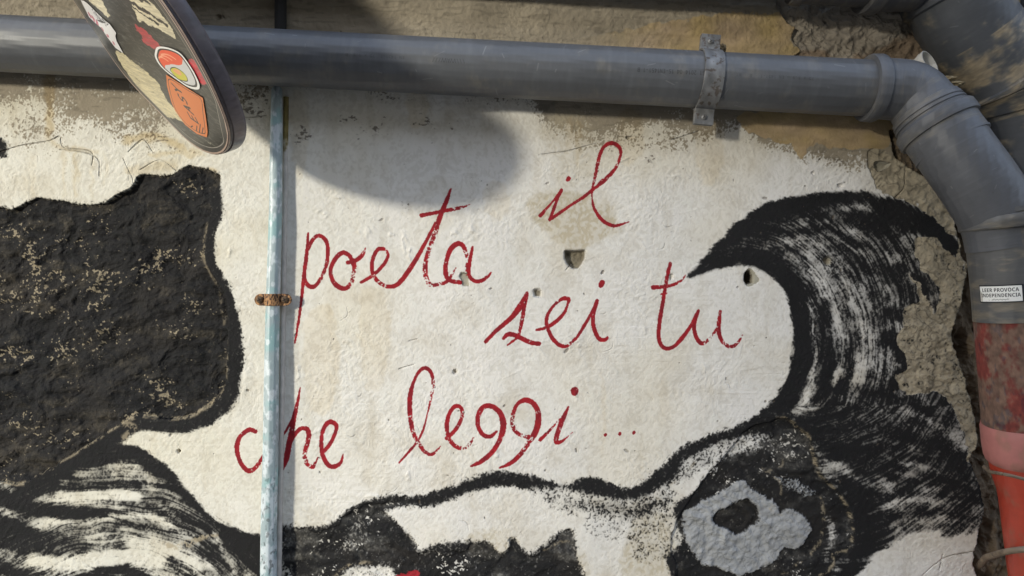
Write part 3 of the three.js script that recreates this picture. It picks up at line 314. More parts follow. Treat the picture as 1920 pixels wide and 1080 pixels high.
const bump = new Float32Array(NP * 4);
for (let j = 0; j < TH; j++) for (let i = 0; i < TW; i++) { const o = j * TW + i; const d = clamp((hgt[o] - gridH(X0 + (i + .5) / SX, Y0 + (j + .5) / SY)) / 5 + .5); bump[o * 4] = bump[o * 4 + 1] = bump[o * 4 + 2] = d; bump[o * 4 + 3] = 1; }
const dt = (data, w, h, type) => { const t = new THREE.DataTexture(data, w, h, THREE.RGBAFormat, type); t.magFilter = THREE.LinearFilter; t.minFilter = THREE.LinearFilter; t.flipY = true; t.wrapS = t.wrapT = THREE.ClampToEdgeWrapping; t.needsUpdate = true; return t; };
const wallMat = new THREE.MeshPhysicalMaterial({ name: 'painted_plaster', specularIntensity: .45, map: srgb(dt(rgb, TW, TH, THREE.UnsignedByteType)), roughnessMap: dt(rgh, TW, TH, THREE.UnsignedByteType), roughness: 1, bumpMap: dt(bump, TW, TH, THREE.FloatType), bumpScale: 5 * K, side: THREE.FrontSide });
// parts of the wall: which part each cell of the grid belongs to
const idc = document.createElement('canvas'); idc.width = CX; idc.height = CY; const ix = idc.getContext('2d'); ix.setTransform(CX / WX, 0, 0, CY / WY, -X0 * CX / WX, -Y0 * CY / WY);
const kinds = [['plaster'], ['exposed_mortar', 'rough grey mortar laid bare above the long pipe'], ['painted_hair', 'wave of black dry-brushed hair curling round the words'], ['painted_hair', 'black and white strands of hair in the bottom left corner'], ['black_patch', 'large rough patch of broken plaster painted black'], ['painted_brow', 'black brow line and lashes along the bottom edge'], ['painted_eye', 'painted eye with white eyeball and black pupil'], ['exposed_stone', 'brown stone in the broken gap beside the upright pipe'], ...words.map((w) => ['lettering', w.label])];
{ ix.fillStyle = '#000'; ix.fillRect(X0, Y0, WX, WY); const fill = (pts, k) => { ix.fillStyle = `rgb(${k * 15},0,0)`; ix.beginPath(); spline(pts, 6, true).forEach((p, i) => i ? ix.lineTo(p[0], p[1]) : ix.moveTo(p[0], p[1])); ix.fill(); };
  const line = (pts, w, k) => { ix.strokeStyle = `rgb(${k * 15},0,0)`; ix.lineCap = 'round'; ix.lineJoin = 'round'; ix.lineWidth = w; ix.beginPath(); spline(pts, 6).forEach((p, i) => i ? ix.lineTo(p[0], p[1]) : ix.moveTo(p[0], p[1])); ix.stroke(); };
  fill(mortarPts, 1); fill(hairPts, 2); fill(leftHairPts, 3); fill(leftEyePts, 5); fill(lashPts, 5); line([[536, 1000], [604, 1000], [672, 960], [730, 942], [806, 937], [890, 908], [940, 899], [990, 904], [1062, 923], [1120, 912], [1190, 926], [1262, 875]], 24, 5); fill(patchPts, 4); fill(eyePatchPts, 6);
  ix.fillStyle = 'rgb(105,0,0)'; ix.beginPath(); crevicePts.forEach((p, i) => i ? ix.lineTo(p[0], p[1]) : ix.moveTo(p[0], p[1])); ix.fill(); words.forEach((w, k) => w.strokes.forEach(([p, wd]) => line(p.map((a) => [a[0], a[1]]), wd + 3, 8 + k))); }
const idd = ix.getImageData(0, 0, CX, CY).data, cell = new Uint8Array(CX * CY);
for (let c = 0; c < CX * CY; c++) { const v = idd[c * 4]; cell[c] = v % 15 === 0 ? v / 15 : (c ? cell[c - 1] : 0); }
const wall = thing('wall', 'old plastered wall painted with black hair, an eye and red handwriting', 'wall');
{ const nrm = (i, j) => { const f = (a, b) => gp[clamp(b, 0, CY) * (CX + 1) + clamp(a, 0, CX)], cw = WX / CX, ch = WY / CY; return new THREE.Vector3(-(f(i + 1, j) - f(i - 1, j)) / (2 * cw), (f(i, j + 1) - f(i, j - 1)) / (2 * ch), 1).normalize(); };
  kinds.forEach(([name, label], k) => {
    const map = new Map(), pos = [], nor = [], uv = [], idx = [];
    const vert = (i, j) => { const key = j * (CX + 1) + i; let n = map.get(key); if (n === undefined) { n = pos.length / 3; map.set(key, n); const p = at(X0 + WX * i / CX, Y0 + WY * j / CY, gp[key]), m = nrm(i, j); pos.push(p.x, p.y, p.z); nor.push(m.x, m.y, m.z); uv.push(i / CX, 1 - j / CY); } return n; };
    for (let j = 0; j < CY; j++) for (let i = 0; i < CX; i++) if (cell[j * CX + i] === k) { const a = vert(i, j), b = vert(i + 1, j), c = vert(i, j + 1), d = vert(i + 1, j + 1); idx.push(a, c, b, b, c, d); }
    if (!idx.length) return;
    const g = new THREE.BufferGeometry(); g.setAttribute('position', new THREE.Float32BufferAttribute(pos, 3)); g.setAttribute('normal', new THREE.Float32BufferAttribute(nor, 3)); g.setAttribute('uv', new THREE.Float32BufferAttribute(uv, 2)); g.setIndex(idx);
    part(name, g, wallMat, wall, label);
  });
}
// the rest of the wall: its thickness and the plain plaster round the painted field
const plainTex = srgb(new THREE.CanvasTexture(noiseCanvas(512, 512, (i, j) => { const n = fbm(i / 40, j / 40, 301, 4), f = fbm(i / 6, j / 6, 303, 3); const k = 150 + 46 * n + 22 * f; return [k, k * .94, k * .84]; })[0])); plainTex.wrapS = plainTex.wrapT = THREE.RepeatWrapping;
const plainMat = new THREE.MeshStandardMaterial({ name: 'plain_plaster', map: plainTex, roughness: .95 });
{ const L = at(X0, Y0), R = at(X0 + WX, Y0 + WY), slab = (x0, x1, y0, y1, z0, z1) => { const g = new THREE.BoxGeometry(x1 - x0, y1 - y0, z1 - z0, 1, 1, 1); g.translate((x0 + x1) / 2, (y0 + y1) / 2, (z0 + z1) / 2); return g; };
  const e = 0.0; part('masonry', slab(-2.6, 2.6, .02, 3.6, -.36, -.09), plainMat, wall, 'thickness of the wall behind the plaster');
  part('plain_plaster', mergeGeometries([slab(-2.6, L.x - e, .02, 3.6, -.088, 0), slab(R.x + e, 2.6, .02, 3.6, -.088, 0), slab(L.x, R.x, L.y, 3.6, -.088, 0), slab(L.x, R.x, .02, R.y, -.088, 0)]), plainMat, wall, 'plain plaster beyond the painted field'); }
// ground
{ const t = srgb(new THREE.CanvasTexture(noiseCanvas(512, 512, (i, j) => { const n = fbm(i / 30, j / 30, 311, 4), f = vn(i / 2, j / 2, 313); const k = 92 + 40 * n + 24 * f; return [k, k * .97, k * .92]; })[0])); t.wrapS = t.wrapT = THREE.RepeatWrapping; t.repeat.set(60, 60);
  const m = new THREE.Mesh(new THREE.PlaneGeometry(120, 120), new THREE.MeshStandardMaterial({ name: 'paving', map: t, roughness: .95 })); m.name = 'ground'; m.rotation.x = -Math.PI / 2; m.receiveShadow = true; m.userData = { kind: 'structure', label: 'grey paved ground in front of the wall' }; scene.add(m); }

// unseen house shape behind the camera, placed so its corner dims the sun rightwards
{ const hx = -7.16, hz = 7.2, mat = new THREE.MeshStandardMaterial({ name: 'blocker_render', map: plainTex.clone(), color: new THREE.Color(.62, .56, .50), roughness: .95 }); mat.map.repeat.set(6, 6);
  const box = (x0, x1, y0, y1, z0, z1) => { const g = new THREE.BoxGeometry(x1 - x0, y1 - y0, z1 - z0); g.translate((x0 + x1) / 2, (y0 + y1) / 2, (z0 + z1) / 2); return g; };
  const h = new THREE.Group(); h.name = 'unseen_sun_blocker'; h.userData = { kind: 'structure', label: 'unseen house block behind the camera, placed to dim the sun on the right of the wall' }; scene.add(h);
  part('blocker_body', box(hx, 9, 0, 6.2, hz, hz + 6), mat, h); part('blocker_eaves', box(hx - .25, 9.25, 6.2, 6.45, hz - .35, hz + 6.3), new THREE.MeshStandardMaterial({ name: 'blocker_eaves', color: new THREE.Color(.22, .16, .12), roughness: .9 }), h);
  const fr = new THREE.MeshStandardMaterial({ name: 'blocker_shutter', color: new THREE.Color(.08, .11, .09), roughness: .7 }); for (const x of [-3.6, -.6, 2.4, 5.4]) for (const y of [1.1, 3.9]) part('blocker_shutter', box(x, x + 1, y, y + 1.5, hz - .05, hz - .002), fr, h); }
// ------------------------------------------------------------------ pipes
function pvc(w, h, o = {}) { // worn grey plastic; u along the pipe, v round it (0.5 faces the street)
  const base = (o.base ?? [113, 115, 119]).map((v) => v * .77);
  const [c, x] = noiseCanvas(w, h, (i, j) => {
    const n = fbm(i / 90, j / 40, o.seed ?? 401, 4), f = fbm(i / 5, j / 12, (o.seed ?? 401) + 5, 3), smear = ss(.55, .8, fbm(i / 14, j / 60, (o.seed ?? 401) + 9, 3));
    let k = [0, 1, 2].map((q) => base[q] * (.9 + .16 * n + .07 * (f - .5)) + smear * 5);
    const du = (o.dust ?? 0) * ss(.42, .78, .12 * (f - .5) +  fbm(i / 34, j / 30, (o.seed ?? 401) + 13, 4) + (o.dustAt ? o.dustAt(i / w, j / h) : 0)); if (du > 0) { const d = .75 + .4 * f; k = [mix(k[0], 150 * d, du), mix(k[1], 136 * d, du), mix(k[2], 112 * d, du)]; }
    return k;
  });
  for (let s = 0; s < (o.scratches ?? 60); s++) { const X = rnd() * w, Y = rnd() * h, a = (rnd() - .5) * 1.2 + (rnd() < .4 ? 1.57 : 0), l = 3 + rnd() * 18; x.strokeStyle = `rgba(${rnd() < .6 ? '190,190,190' : '50,48,48'},${.12 + rnd() * .3})`; x.lineWidth = .6 + rnd() * .9; x.beginPath(); x.moveTo(X, Y); x.lineTo(X + Math.cos(a) * l, Y + Math.sin(a) * l); x.stroke(); }
  if (o.draw) o.draw(x, w, h);
  return srgb(new THREE.CanvasTexture(c));
}
const pvcMat = (name, tex, rough = .42) => new THREE.MeshPhysicalMaterial({ name, map: tex, roughness: rough + .08, specularIntensity: 1, clearcoat: .2, clearcoatRoughness: .36 });
const jitter = (g, amp, scale, seed) => g; 
// the long pipe
const pipeC = (X) => 81.5 + (X - 0) * .0518;               // seen centre line
{ const a = seen(-420, pipeC(-420), 57), b = seen(1648, pipeC(1648), 57);
  const tex = pvc(2048, 300, { seed: 411, scratches: 260, dust: .22, dustAt: (u, v) => (v > .78 || v < .3 ? .04 : -.1), draw: (x, w, h) => {
    const put = (s, X, size, al) => { x.save(); x.translate((X + 420) / 2068 * w, h * .515); x.rotate(Math.PI); x.scale(1, 1); x.font = `${size}px monospace`; x.fillStyle = `rgba(22,22,24,${al})`; x.textAlign = 'right'; x.fillText(s, 0, 4); x.restore(); };
    put('L50 0851 2014 04 15-EN1451-1 B', 1186, 8.4, .85); put('· 75 x 1.9 — EN 1451-1 · B · M1 ·', 1354, 8, .55); put('EN 1451-1  75 x 1.9  B', 660, 8, .55); put('\\\\\\VVAVV///', 816, 9, .75); put('15 04 2014', 8, 9, .45); } });
  const t = thing('drain_pipe', 'long grey plastic drain pipe running across the wall above the handwriting', 'pipe', a.toArray());
  part('tube', sweep([a, b], [[0, 49.2], [1, 49.2]], 64, 40), pvcMat('grey_pipe', tex, .4), t); }
// clamp round it
{ const galv = new THREE.MeshStandardMaterial({ name: 'galvanised_steel', metalness: .45, roughness: .55, map: srgb(new THREE.CanvasTexture(noiseCanvas(128, 256, (i, j) => { const n = fbm(i / 14, j / 20, 421, 4), s = ss(.6, .75, fbm(i / 9, j / 9, 423, 3)); const k = 92 + 62 * n; return [k - 30 * s, k - 38 * s, k - 44 * s]; })[0])) });
  const dark = new THREE.MeshStandardMaterial({ name: 'screw_steel', metalness: .7, roughness: .45, color: new THREE.Color(.16, .15, .14) });
  const c = seen(1325, pipeC(1325), 57), slope = Math.atan(-.0518), t = thing('pipe_clamp', 'galvanised steel clamp screwed round the long grey pipe', 'clamp', c.toArray());
  const prof = (sgn, th) => { // closed outline of the strap in (out of wall, up)
    const out = [], inn = [], n = 28, R = 50.2; out.push([sgn * (2 + th), 80]); inn.push([sgn * 2, 80]); out.push([sgn * (2 + th), 55 + th]); inn.push([sgn * 2, 55]);
    for (let k = 0; k <= n; k++) { const a = (84 - 168 * k / n) * Math.PI / 180; out.push([sgn * Math.cos(a) * (R + th), Math.sin(a) * (R + th)]); inn.push([sgn * Math.cos(a) * R, Math.sin(a) * R]); }
    out.push([sgn * (2 + th), -55 - th]); inn.push([sgn * 2, -55]); out.push([sgn * (2 + th), -80]); inn.push([sgn * 2, -80]);
    return [...out, ...inn.reverse()]; };
  for (const sgn of [1, -1]) { const sh = new THREE.Shape(); prof(sgn, 2.6).forEach(([z, y], i) => i ? sh.lineTo(z * K, y * K) : sh.moveTo(z * K, y * K)); const g = new THREE.ExtrudeGeometry(sh, { depth: 33 * K, bevelEnabled: true, bevelSize: .7 * K, bevelThickness: .9 * K, bevelSegments: 2, curveSegments: 4 });
    g.translate(0, 0, -16.5 * K); g.rotateY(-Math.PI / 2); g.applyMatrix4(new THREE.Matrix4().makeScale(-1, 1, 1)); const ix2 = g.index; if (!ix2) { const p = g.attributes.position, n = g.attributes.normal, q = g.attributes.uv; for (let i = 0; i < p.count; i += 3) for (const at2 of [p, n, q]) for (let k = 0; k < at2.itemSize; k++) { const s = at2.array[(i + 1) * at2.itemSize + k]; at2.array[(i + 1) * at2.itemSize + k] = at2.array[(i + 2) * at2.itemSize + k]; at2.array[(i + 2) * at2.itemSize + k] = s; } }
    const q = g.attributes.uv; for (let i = 0; i < q.count; i++) q.setXY(i, g.attributes.position.getX(i) * 14 + .4, g.attributes.position.getY(i) * 9 + .5);
    g.rotateZ(slope - .035); g.translate(c.x, c.y, c.z); part(sgn > 0 ? 'front_strap' : 'back_strap', g, galv, t); }
  for (const s of [1, -1]) { const p = new THREE.Vector3(0, s * 68 * K, 5 * K).applyAxisAngle(new THREE.Vector3(0, 0, 1), slope - .035).add(c);
    const head = new THREE.LatheGeometry([[0, 3.4], [2.4, 3.2], [4.6, 2.2], [5.6, .6], [5.6, -1], [0, -1]].map(([x, y]) => new THREE.Vector2(x * K, y * K)), 20); head.rotateX(Math.PI / 2); head.translate(p.x, p.y, p.z);
    const sc = part('screw', head, galv, t); const bar = (r) => { const g = new THREE.BoxGeometry(7 * K, 1.5 * K, .8 * K); g.rotateZ(r); g.translate(p.x, p.y, p.z + 3.3 * K); return g; }; part('slot', mergeGeometries([bar(.5), bar(2.07)]), dark, sc);
    const holes2 = [[-9, 6], [10, -5]].map(([x, y]) => { const g = new THREE.CylinderGeometry(1.6 * K, 1.6 * K, .6 * K, 10); g.rotateX(Math.PI / 2); g.scale(1, 1.7, 1); g.translate(p.x + x * K, p.y + y * K, p.z - 2.0 * K + 1.6 * K); return g; }); part('slot_hole', mergeGeometries(holes2), dark, t); }
  const stud = new THREE.CylinderGeometry(4 * K, 4 * K, 30 * K, 12); stud.rotateX(Math.PI / 2); stud.translate(c.x, c.y, c.z - 66 * K); part('stud', stud, galv, t); }
// elbow at the end of the long pipe: collar, bend, ribbed socket
const elbowTex = pvc(1024, 384, { seed: 431, base: [116, 118, 123], dust: .28, dustAt: (u, v) => (u > .55 ? .0 : -.1), scratches: 90 });
const path = (pts, per = 10) => spline(pts.map((p) => seen(...p).toArray()), per).map((p) => new THREE.Vector3(...p));
{ const P = path([[1608, 164.5, 57], [1660, 167, 58], [1694, 171, 60], [1716, 182, 64], [1734, 204, 72], [1750, 226, 80], [1800, 295, 104]], 12);
  const t = thing('pipe_elbow', 'grey plastic elbow with ribbed socket at the end of the long pipe', 'pipe elbow', P[0].toArray());
  const m = pvcMat('elbow_plastic', elbowTex, .5);
  const sub = (name, prof, l) => part(name, sweep(P, prof, 64, 6), m, t, l);
  sub('collar', [[.06, 50], [.06, 57.5], [.075, 59], [.135, 59.5], [.15, 58], [.16, 52.5]]);
  sub('bend', [[.155, 53], [.34, 53.4], [.50, 54], [.545, 55], [.55, 58], [.58, 58.4]]);
  sub('socket', [[.575, 50], [.575, 59.5], [.60, 60.5], [.605, 59], [.615, 58.6], [.62, 61.5], [.632, 62], [.638, 60], [.65, 60], [.662, 65], [.675, 67.5], [.745, 68], [.757, 66.5], [.76, 62.2], [.80, 62], [.89, 62], [.895, 63.2], [.91, 63.2], [.915, 60.5]]); }
{ const P = path([[1772, 256, 95], [1800, 297, 106], [1834, 344, 116], [1864, 392, 121], [1879, 424, 122], [1887, 462, 122]], 12);
  const t = thing('pipe_elbow', 'grey plastic bend leading from the ribbed elbow into the upright pipe', 'pipe elbow', P[0].toArray());
  part('bend', sweep(P, [[0, 60], [1, 59.6]], 64, 6), pvcMat('bend_plastic', pvc(512, 384, { seed: 441, base: [112, 114, 119], scratches: 40 }), .38), t); }
{ const P = path([[1882, 392, 122], [1888, 440, 122], [1898, 540, 120], [1902, 600, 119]], 10);
  const t = thing('drain_pipe', 'short upright grey pipe with a black and white sticker above the red pipe', 'pipe', P[0].toArray());
  const m = pvcMat('upright_pipe', pvc(512, 384, { seed: 451, base: [112, 112, 112], dust: .5, dustAt: (u, v) => (u > .8 ? .1 : -.06), scratches: 50 }), .42);
  part('socket', sweep(P, [[.0, 60.4], [.0, 62.6], [.02, 63], [.04, 63], [.05, 61.5], [.055, 61.5], [.06, 67], [.08, 69], [.15, 69.2], [.165, 67.5], [.18, 61]], 64, 6), m, t);
  part('tube', sweep(P, [[.17, 61], [1, 60]], 64, 12), m, t);
  // the sticker follows the pipe
  const c = document.createElement('canvas'); c.width = 512; c.height = 216; const x = c.getContext('2d'); x.fillStyle = '#10131c'; x.fillRect(0, 0, 512, 216); x.fillStyle = '#e9e9e4'; x.fillRect(10, 14, 482, 190); x.fillStyle = '#16171a'; x.textAlign = 'center'; x.textBaseline = 'middle';
  const fit = (s, y, size, w) => { x.save(); x.font = `bold ${size}px sans-serif`; const k = w / x.measureText(s).width; x.translate(251, y); x.scale(k, 1); x.fillText(s, 0, 0); x.restore(); }; fit('LEER PROVOCA', 62, 62, 420); fit('INDEPENDENCIA', 128, 60, 450); x.strokeStyle = '#444'; x.lineWidth = 3; x.beginPath(); for (let k = 0; k < 90; k++) { const X = 160 + k * 2.1, Y = 180 + Math.sin(k * .9) * 6 + Math.sin(k * .37) * 3; k ? x.lineTo(X, Y) : x.moveTo(X, Y); } x.stroke();
  for (let k = 0; k < 60; k++) { x.fillStyle = `rgba(120,112,100,${rnd() * .2})`; x.beginPath(); x.ellipse(10 + rnd() * rnd() * 480, 14 + rnd() * 190, 3 + rnd() * 8, 2 + rnd() * 5, rnd() * 3, 0, 6.3); x.fill(); }
  x.fillStyle = 'rgba(120,110,95,.35)'; x.beginPath(); x.moveTo(10, 60); x.lineTo(50, 110); x.lineTo(40, 204); x.lineTo(10, 204); x.fill();
  const q = 20, pos = [], uv = [], idx = [], cc = seen(1898, 545, 120), dir = new THREE.Vector3().subVectors(P[P.length - 1], P[P.length - 14]).normalize(), R = 61.2 * K;
  const N = new THREE.Vector3(0, 0, 1).addScaledVector(dir, -dir.z).normalize(), B = new THREE.Vector3().crossVectors(N, dir).negate();
  for (let j = 0; j <= 1; j++) for (let i = 0; i <= q; i++) { const a = mix(-83, -21, i / q) * Math.PI / 180, p = cc.clone().addScaledVector(N, Math.cos(a) * R).addScaledVector(B, -Math.sin(a) * R).addScaledVector(dir, (j - .5) * 29 * K + (i / q - .5) * 0 * K); pos.push(p.x, p.y, p.z); uv.push(i / q, 1 - j); }
  for (let i = 0; i < q; i++) idx.push(i, i + q + 1, i + 1, i + 1, i + q + 1, i + q + 2);
  const g = new THREE.BufferGeometry(); g.setAttribute('position', new THREE.Float32BufferAttribute(pos, 3)); g.setAttribute('uv', new THREE.Float32BufferAttribute(uv, 2)); g.setIndex(idx); g.computeVertexNormals();
  part('sticker', g, new THREE.MeshStandardMaterial({ name: 'paper_sticker', map: srgb(new THREE.CanvasTexture(c)), roughness: .5, side: THREE.DoubleSide }), t, 'white sticker with black border reading LEER PROVOCA INDEPENDENCIA'); }
// the red pipe below, its upper length smeared with mortar
{ const P = path([[1908, 578, 118], [1915, 690, 112], [1921, 790, 106], [1927, 870, 100], [1940, 930, 92], [1959, 1085, 78], [1980, 1230, 64]], 10);
  const t = thing('drain_pipe', 'terracotta red plastic pipe standing below the grey sticker pipe', 'pipe', P[0].toArray());
  const tex = srgb(new THREE.CanvasTexture(noiseCanvas(512, 768, (i, j) => { const n = fbm(i / 26, j / 44, 461, 4), f = fbm(i / 8, j / 12, 463, 3), mort = ss(.36, .6, n + (f - .5) * .35); const d = .7 + .5 * f, k = ss(.6, .75, fbm(i / 12, j / 14, 465, 3)); return [mix(128, 118, mort) * d - 20 * k, mix(58, 92, mort) * d - 10 * k, mix(50, 78, mort) * d]; })[0]));
  const red = (seed, b) => srgb(new THREE.CanvasTexture(noiseCanvas(512, 384, (i, j) => { const n = fbm(i / 60, j / 50, seed, 4), f = fbm(i / 6, j / 9, seed + 3, 3), d = ss(.56, .74, fbm(i / 24, j / 20, seed + 7, 4)) * .35, k = .88 + .2 * n + .08 * f; return [mix(b[0] * k, 140, d), mix(b[1] * k, 112, d), mix(b[2] * k, 92, d)]; })[0]));
  part('stained_sleeve', sweep(P, [[.0, 60], [.0, 64], [.01, 65], [.32, 62.5]], 64, 8), new THREE.MeshStandardMaterial({ name: 'mortar_smeared_red', map: tex, roughness: .85 }), t, 'upper sleeve of the red pipe smeared with mortar');
  part('collar', sweep(P, [[.315, 58], [.315, 64], [.325, 65.3], [.37, 64.7], [.402, 63], [.41, 61.5], [.418, 57]], 64, 8), new THREE.MeshStandardMaterial({ name: 'pink_collar', map: red(471, [172, 112, 106]), roughness: .5 }), t, 'dusty pink collar of the red pipe');
  part('tube', sweep(P, [[.405, 57.5], [.5, 53.8], [1, 53]], 64, 8), new THREE.MeshPhysicalMaterial({ name: 'red_pipe', map: red(481, [172, 64, 46]), roughness: .4, clearcoat: .15, clearcoatRoughness: .3 }), t); 
  const wireMat = new THREE.MeshStandardMaterial({ name: 'dusty_wire', roughness: .9, map: srgb(new THREE.CanvasTexture(noiseCanvas(128, 32, (i, j) => { const k = 96 + 60 * fbm(i / 6, j / 6, 491, 3); return [k, k * .88, k * .74]; })[0])) });
  const w1 = thing('cable', 'thin dusty cord tied round the red pipe just under its collar', 'cord', seen(1862, 882, 40).toArray()); part('strand', sweep(path([[1846, 876, 20], [1858, 884, 70], [1876, 888, 152], [1896, 892, 166], [1925, 900, 168], [1960, 912, 150]], 10), [[0, 4], [.2, 4], [.4, 2.8], [1, 2.6]], 10, 4), wireMat, w1);
  const w2 = thing('cable', 'thick dusty cable crossing the red pipe near the bottom corner', 'cable', seen(1850, 1040, 20).toArray()); part('strand', sweep(path([[1835, 1062, -20], [1848, 1046, 16], [1862, 1041, 74], [1884, 1035, 136], [1920, 1030, 156], [1960, 1030, 146]], 10), [[0, 5.5], [1, 5]], 12, 4), wireMat, w2); }
// branch of the larger soil stack behind, at the upper right
{ const dusty = (seed, w) => pvcMat('dusty_pipe', pvc(768, 512, { seed, base: [98, 101, 106], dust: .95, dustAt: w, scratches: 50 }), .5);
  const P = path([[1752, -78, 30], [1788, 2, 30], [1824, 62, 26], [1862, 114, 20], [1894, 160, 14], [1910, 220, 8], [1922, 300, 4], [1926, 420, 0]], 12);
  const t = thing('pipe_branch', 'large grey branch pipe spattered with mortar in the upper right corner', 'pipe', P[0].toArray());
  const m = dusty(501, (u, v) => (u > .3 && u < .62 ? .10 : -.16));
  part('socket', sweep(P, [[.0, 84], [.07, 84], [.075, 82.5], [.085, 82.5], [.09, 84], [.145, 84], [.15, 80]], 64, 6), m, t);
  part('arm', sweep(P, [[.14, 79], [.30, 79], [.42, 84], [.47, 92], [.475, 95]], 64, 6), m, t);
  part('lower_socket', sweep(P, [[.465, 92], [.47, 98], [.485, 99.5], [.505, 99], [.512, 95], [.52, 96], [.53, 94], [.60, 86], [.605, 82]], 64, 6), m, t);
  part('upright', sweep(P, [[.59, 82], [.75, 78], [1, 76]], 64, 10), m, t);
  const Q = path([[1490, -52, 60], [1560, -47, 60], [1640, -43, 58], [1720, -40, 50]], 8), L0 = path([[-420, -150, 58], [600, -100, 58], [1475, -53, 58], [1500, -52, 58]], 8);
  const u = thing('drain_pipe', 'dark upper pipe along the top edge with two collars', 'pipe', L0[0].toArray()); const um = pvcMat('upper_pipe', pvc(768, 300, { seed: 511, base: [92, 93, 97], dust: .3, scratches: 40 }), .5);
  part('tube', sweep(L0, [[0, 47], [1, 47]], 48, 40), um, u); part('collar', sweep(Q, [[-.0, 47], [.0, 53], [.02, 55.5], [.075, 55.5], [.085, 51]], 48), um, u); part('sleeve', sweep(Q, [[.05, 51], [.58, 51.5]], 48, 10), um, u);
  part('collar', sweep(Q, [[.57, 50], [.57, 62], [.60, 64], [.66, 64], [.68, 58], [.98, 56], [1, 40]], 48), um, u);
  const v = thing('drain_pipe', 'bluish grey pipe just showing in the top right corner', 'pipe', seen(1936, -40, 20).toArray()); part('tube', sweep(path([[1915, -120, 20], [1942, 0, 20], [1966, 110, 16], [1972, 200, 10]], 8), [[0, 50], [1, 50]], 48, 12), pvcMat('corner_pipe', pvc(384, 256, { seed: 521, base: [104, 106, 118] }), .35), v);
  // mortar squeezed between those pipes
  const mm = new THREE.MeshStandardMaterial({ name: 'rough_mortar', roughness: .95, map: srgb(new THREE.CanvasTexture(noiseCanvas(256, 256, (i, j) => { const k = 92 + 84 * fbm(i / 9, j / 9, 531, 4); return [k, k * .9, k * .7]; })[0])) });
  const lump = (c, s, seed) => { const g = mergeVertices(new THREE.IcosahedronGeometry(1, 6)); const p = g.attributes.position; for (let i = 0; i < p.count; i++) { const d = 1 + (fbm(p.getX(i) * 1.7 + 5 + seed, p.getY(i) * 1.7 + p.getZ(i) * 1.3, seed, 4) - .5) * .9; p.setXYZ(i, p.getX(i) * s[0] * d * K, p.getY(i) * s[1] * d * K, p.getZ(i) * s[2] * d * K); } g.computeVertexNormals(); g.translate(c.x, c.y, c.z); return g; };
  const b = thing('mortar_lump', 'rough mortar squeezed between the pipes at the top right corner', 'mortar', seen(1880, 40, 0).toArray()); part('mortar', mergeGeometries([lump(seen(1874, 8, 30), [24, 46, 40], 541), lump(seen(1896, 66, 20), [20, 50, 50], 542)]), mm, b);
  const d = thing('mortar_lump', 'small crumb of mortar on top of the long pipe beside the clamp', 'mortar', seen(1350, 92, 20).toArray()); part('mortar', lump(seen(1353, 92, 30), [7, 9, 12], 551), mm, d);
  const e = thing('mortar_lump', 'crumbly mortar on the rim of the ribbed elbow socket', 'mortar', seen(1785, 152, 40).toArray()); part('mortar', mergeGeometries([lump(seen(1776, 150, 62), [12, 6, 16], 552), lump(seen(1792, 158, 72), [12, 6, 14], 553)]), mm, e); }
// open end of a small white pipe stub in the wall
{ const P = path([[1706, 142, 10], [1726, 128, 50], [1744, 117, 66]], 6), t = thing('pipe_stub', 'open end of a small white pipe poking out behind the elbow', 'pipe', P[0].toArray());
  part('tube', sweep(P, [[0, 19], [.6, 20], [.86, 23], [1, 24], [1, 22], [.8, 20], [.4, 18]], 40, 0, undefined, false), new THREE.MeshStandardMaterial({ name: 'white_plastic', color: new THREE.Color(.5, .48, .43), roughness: .55, side: THREE.DoubleSide }), t); }
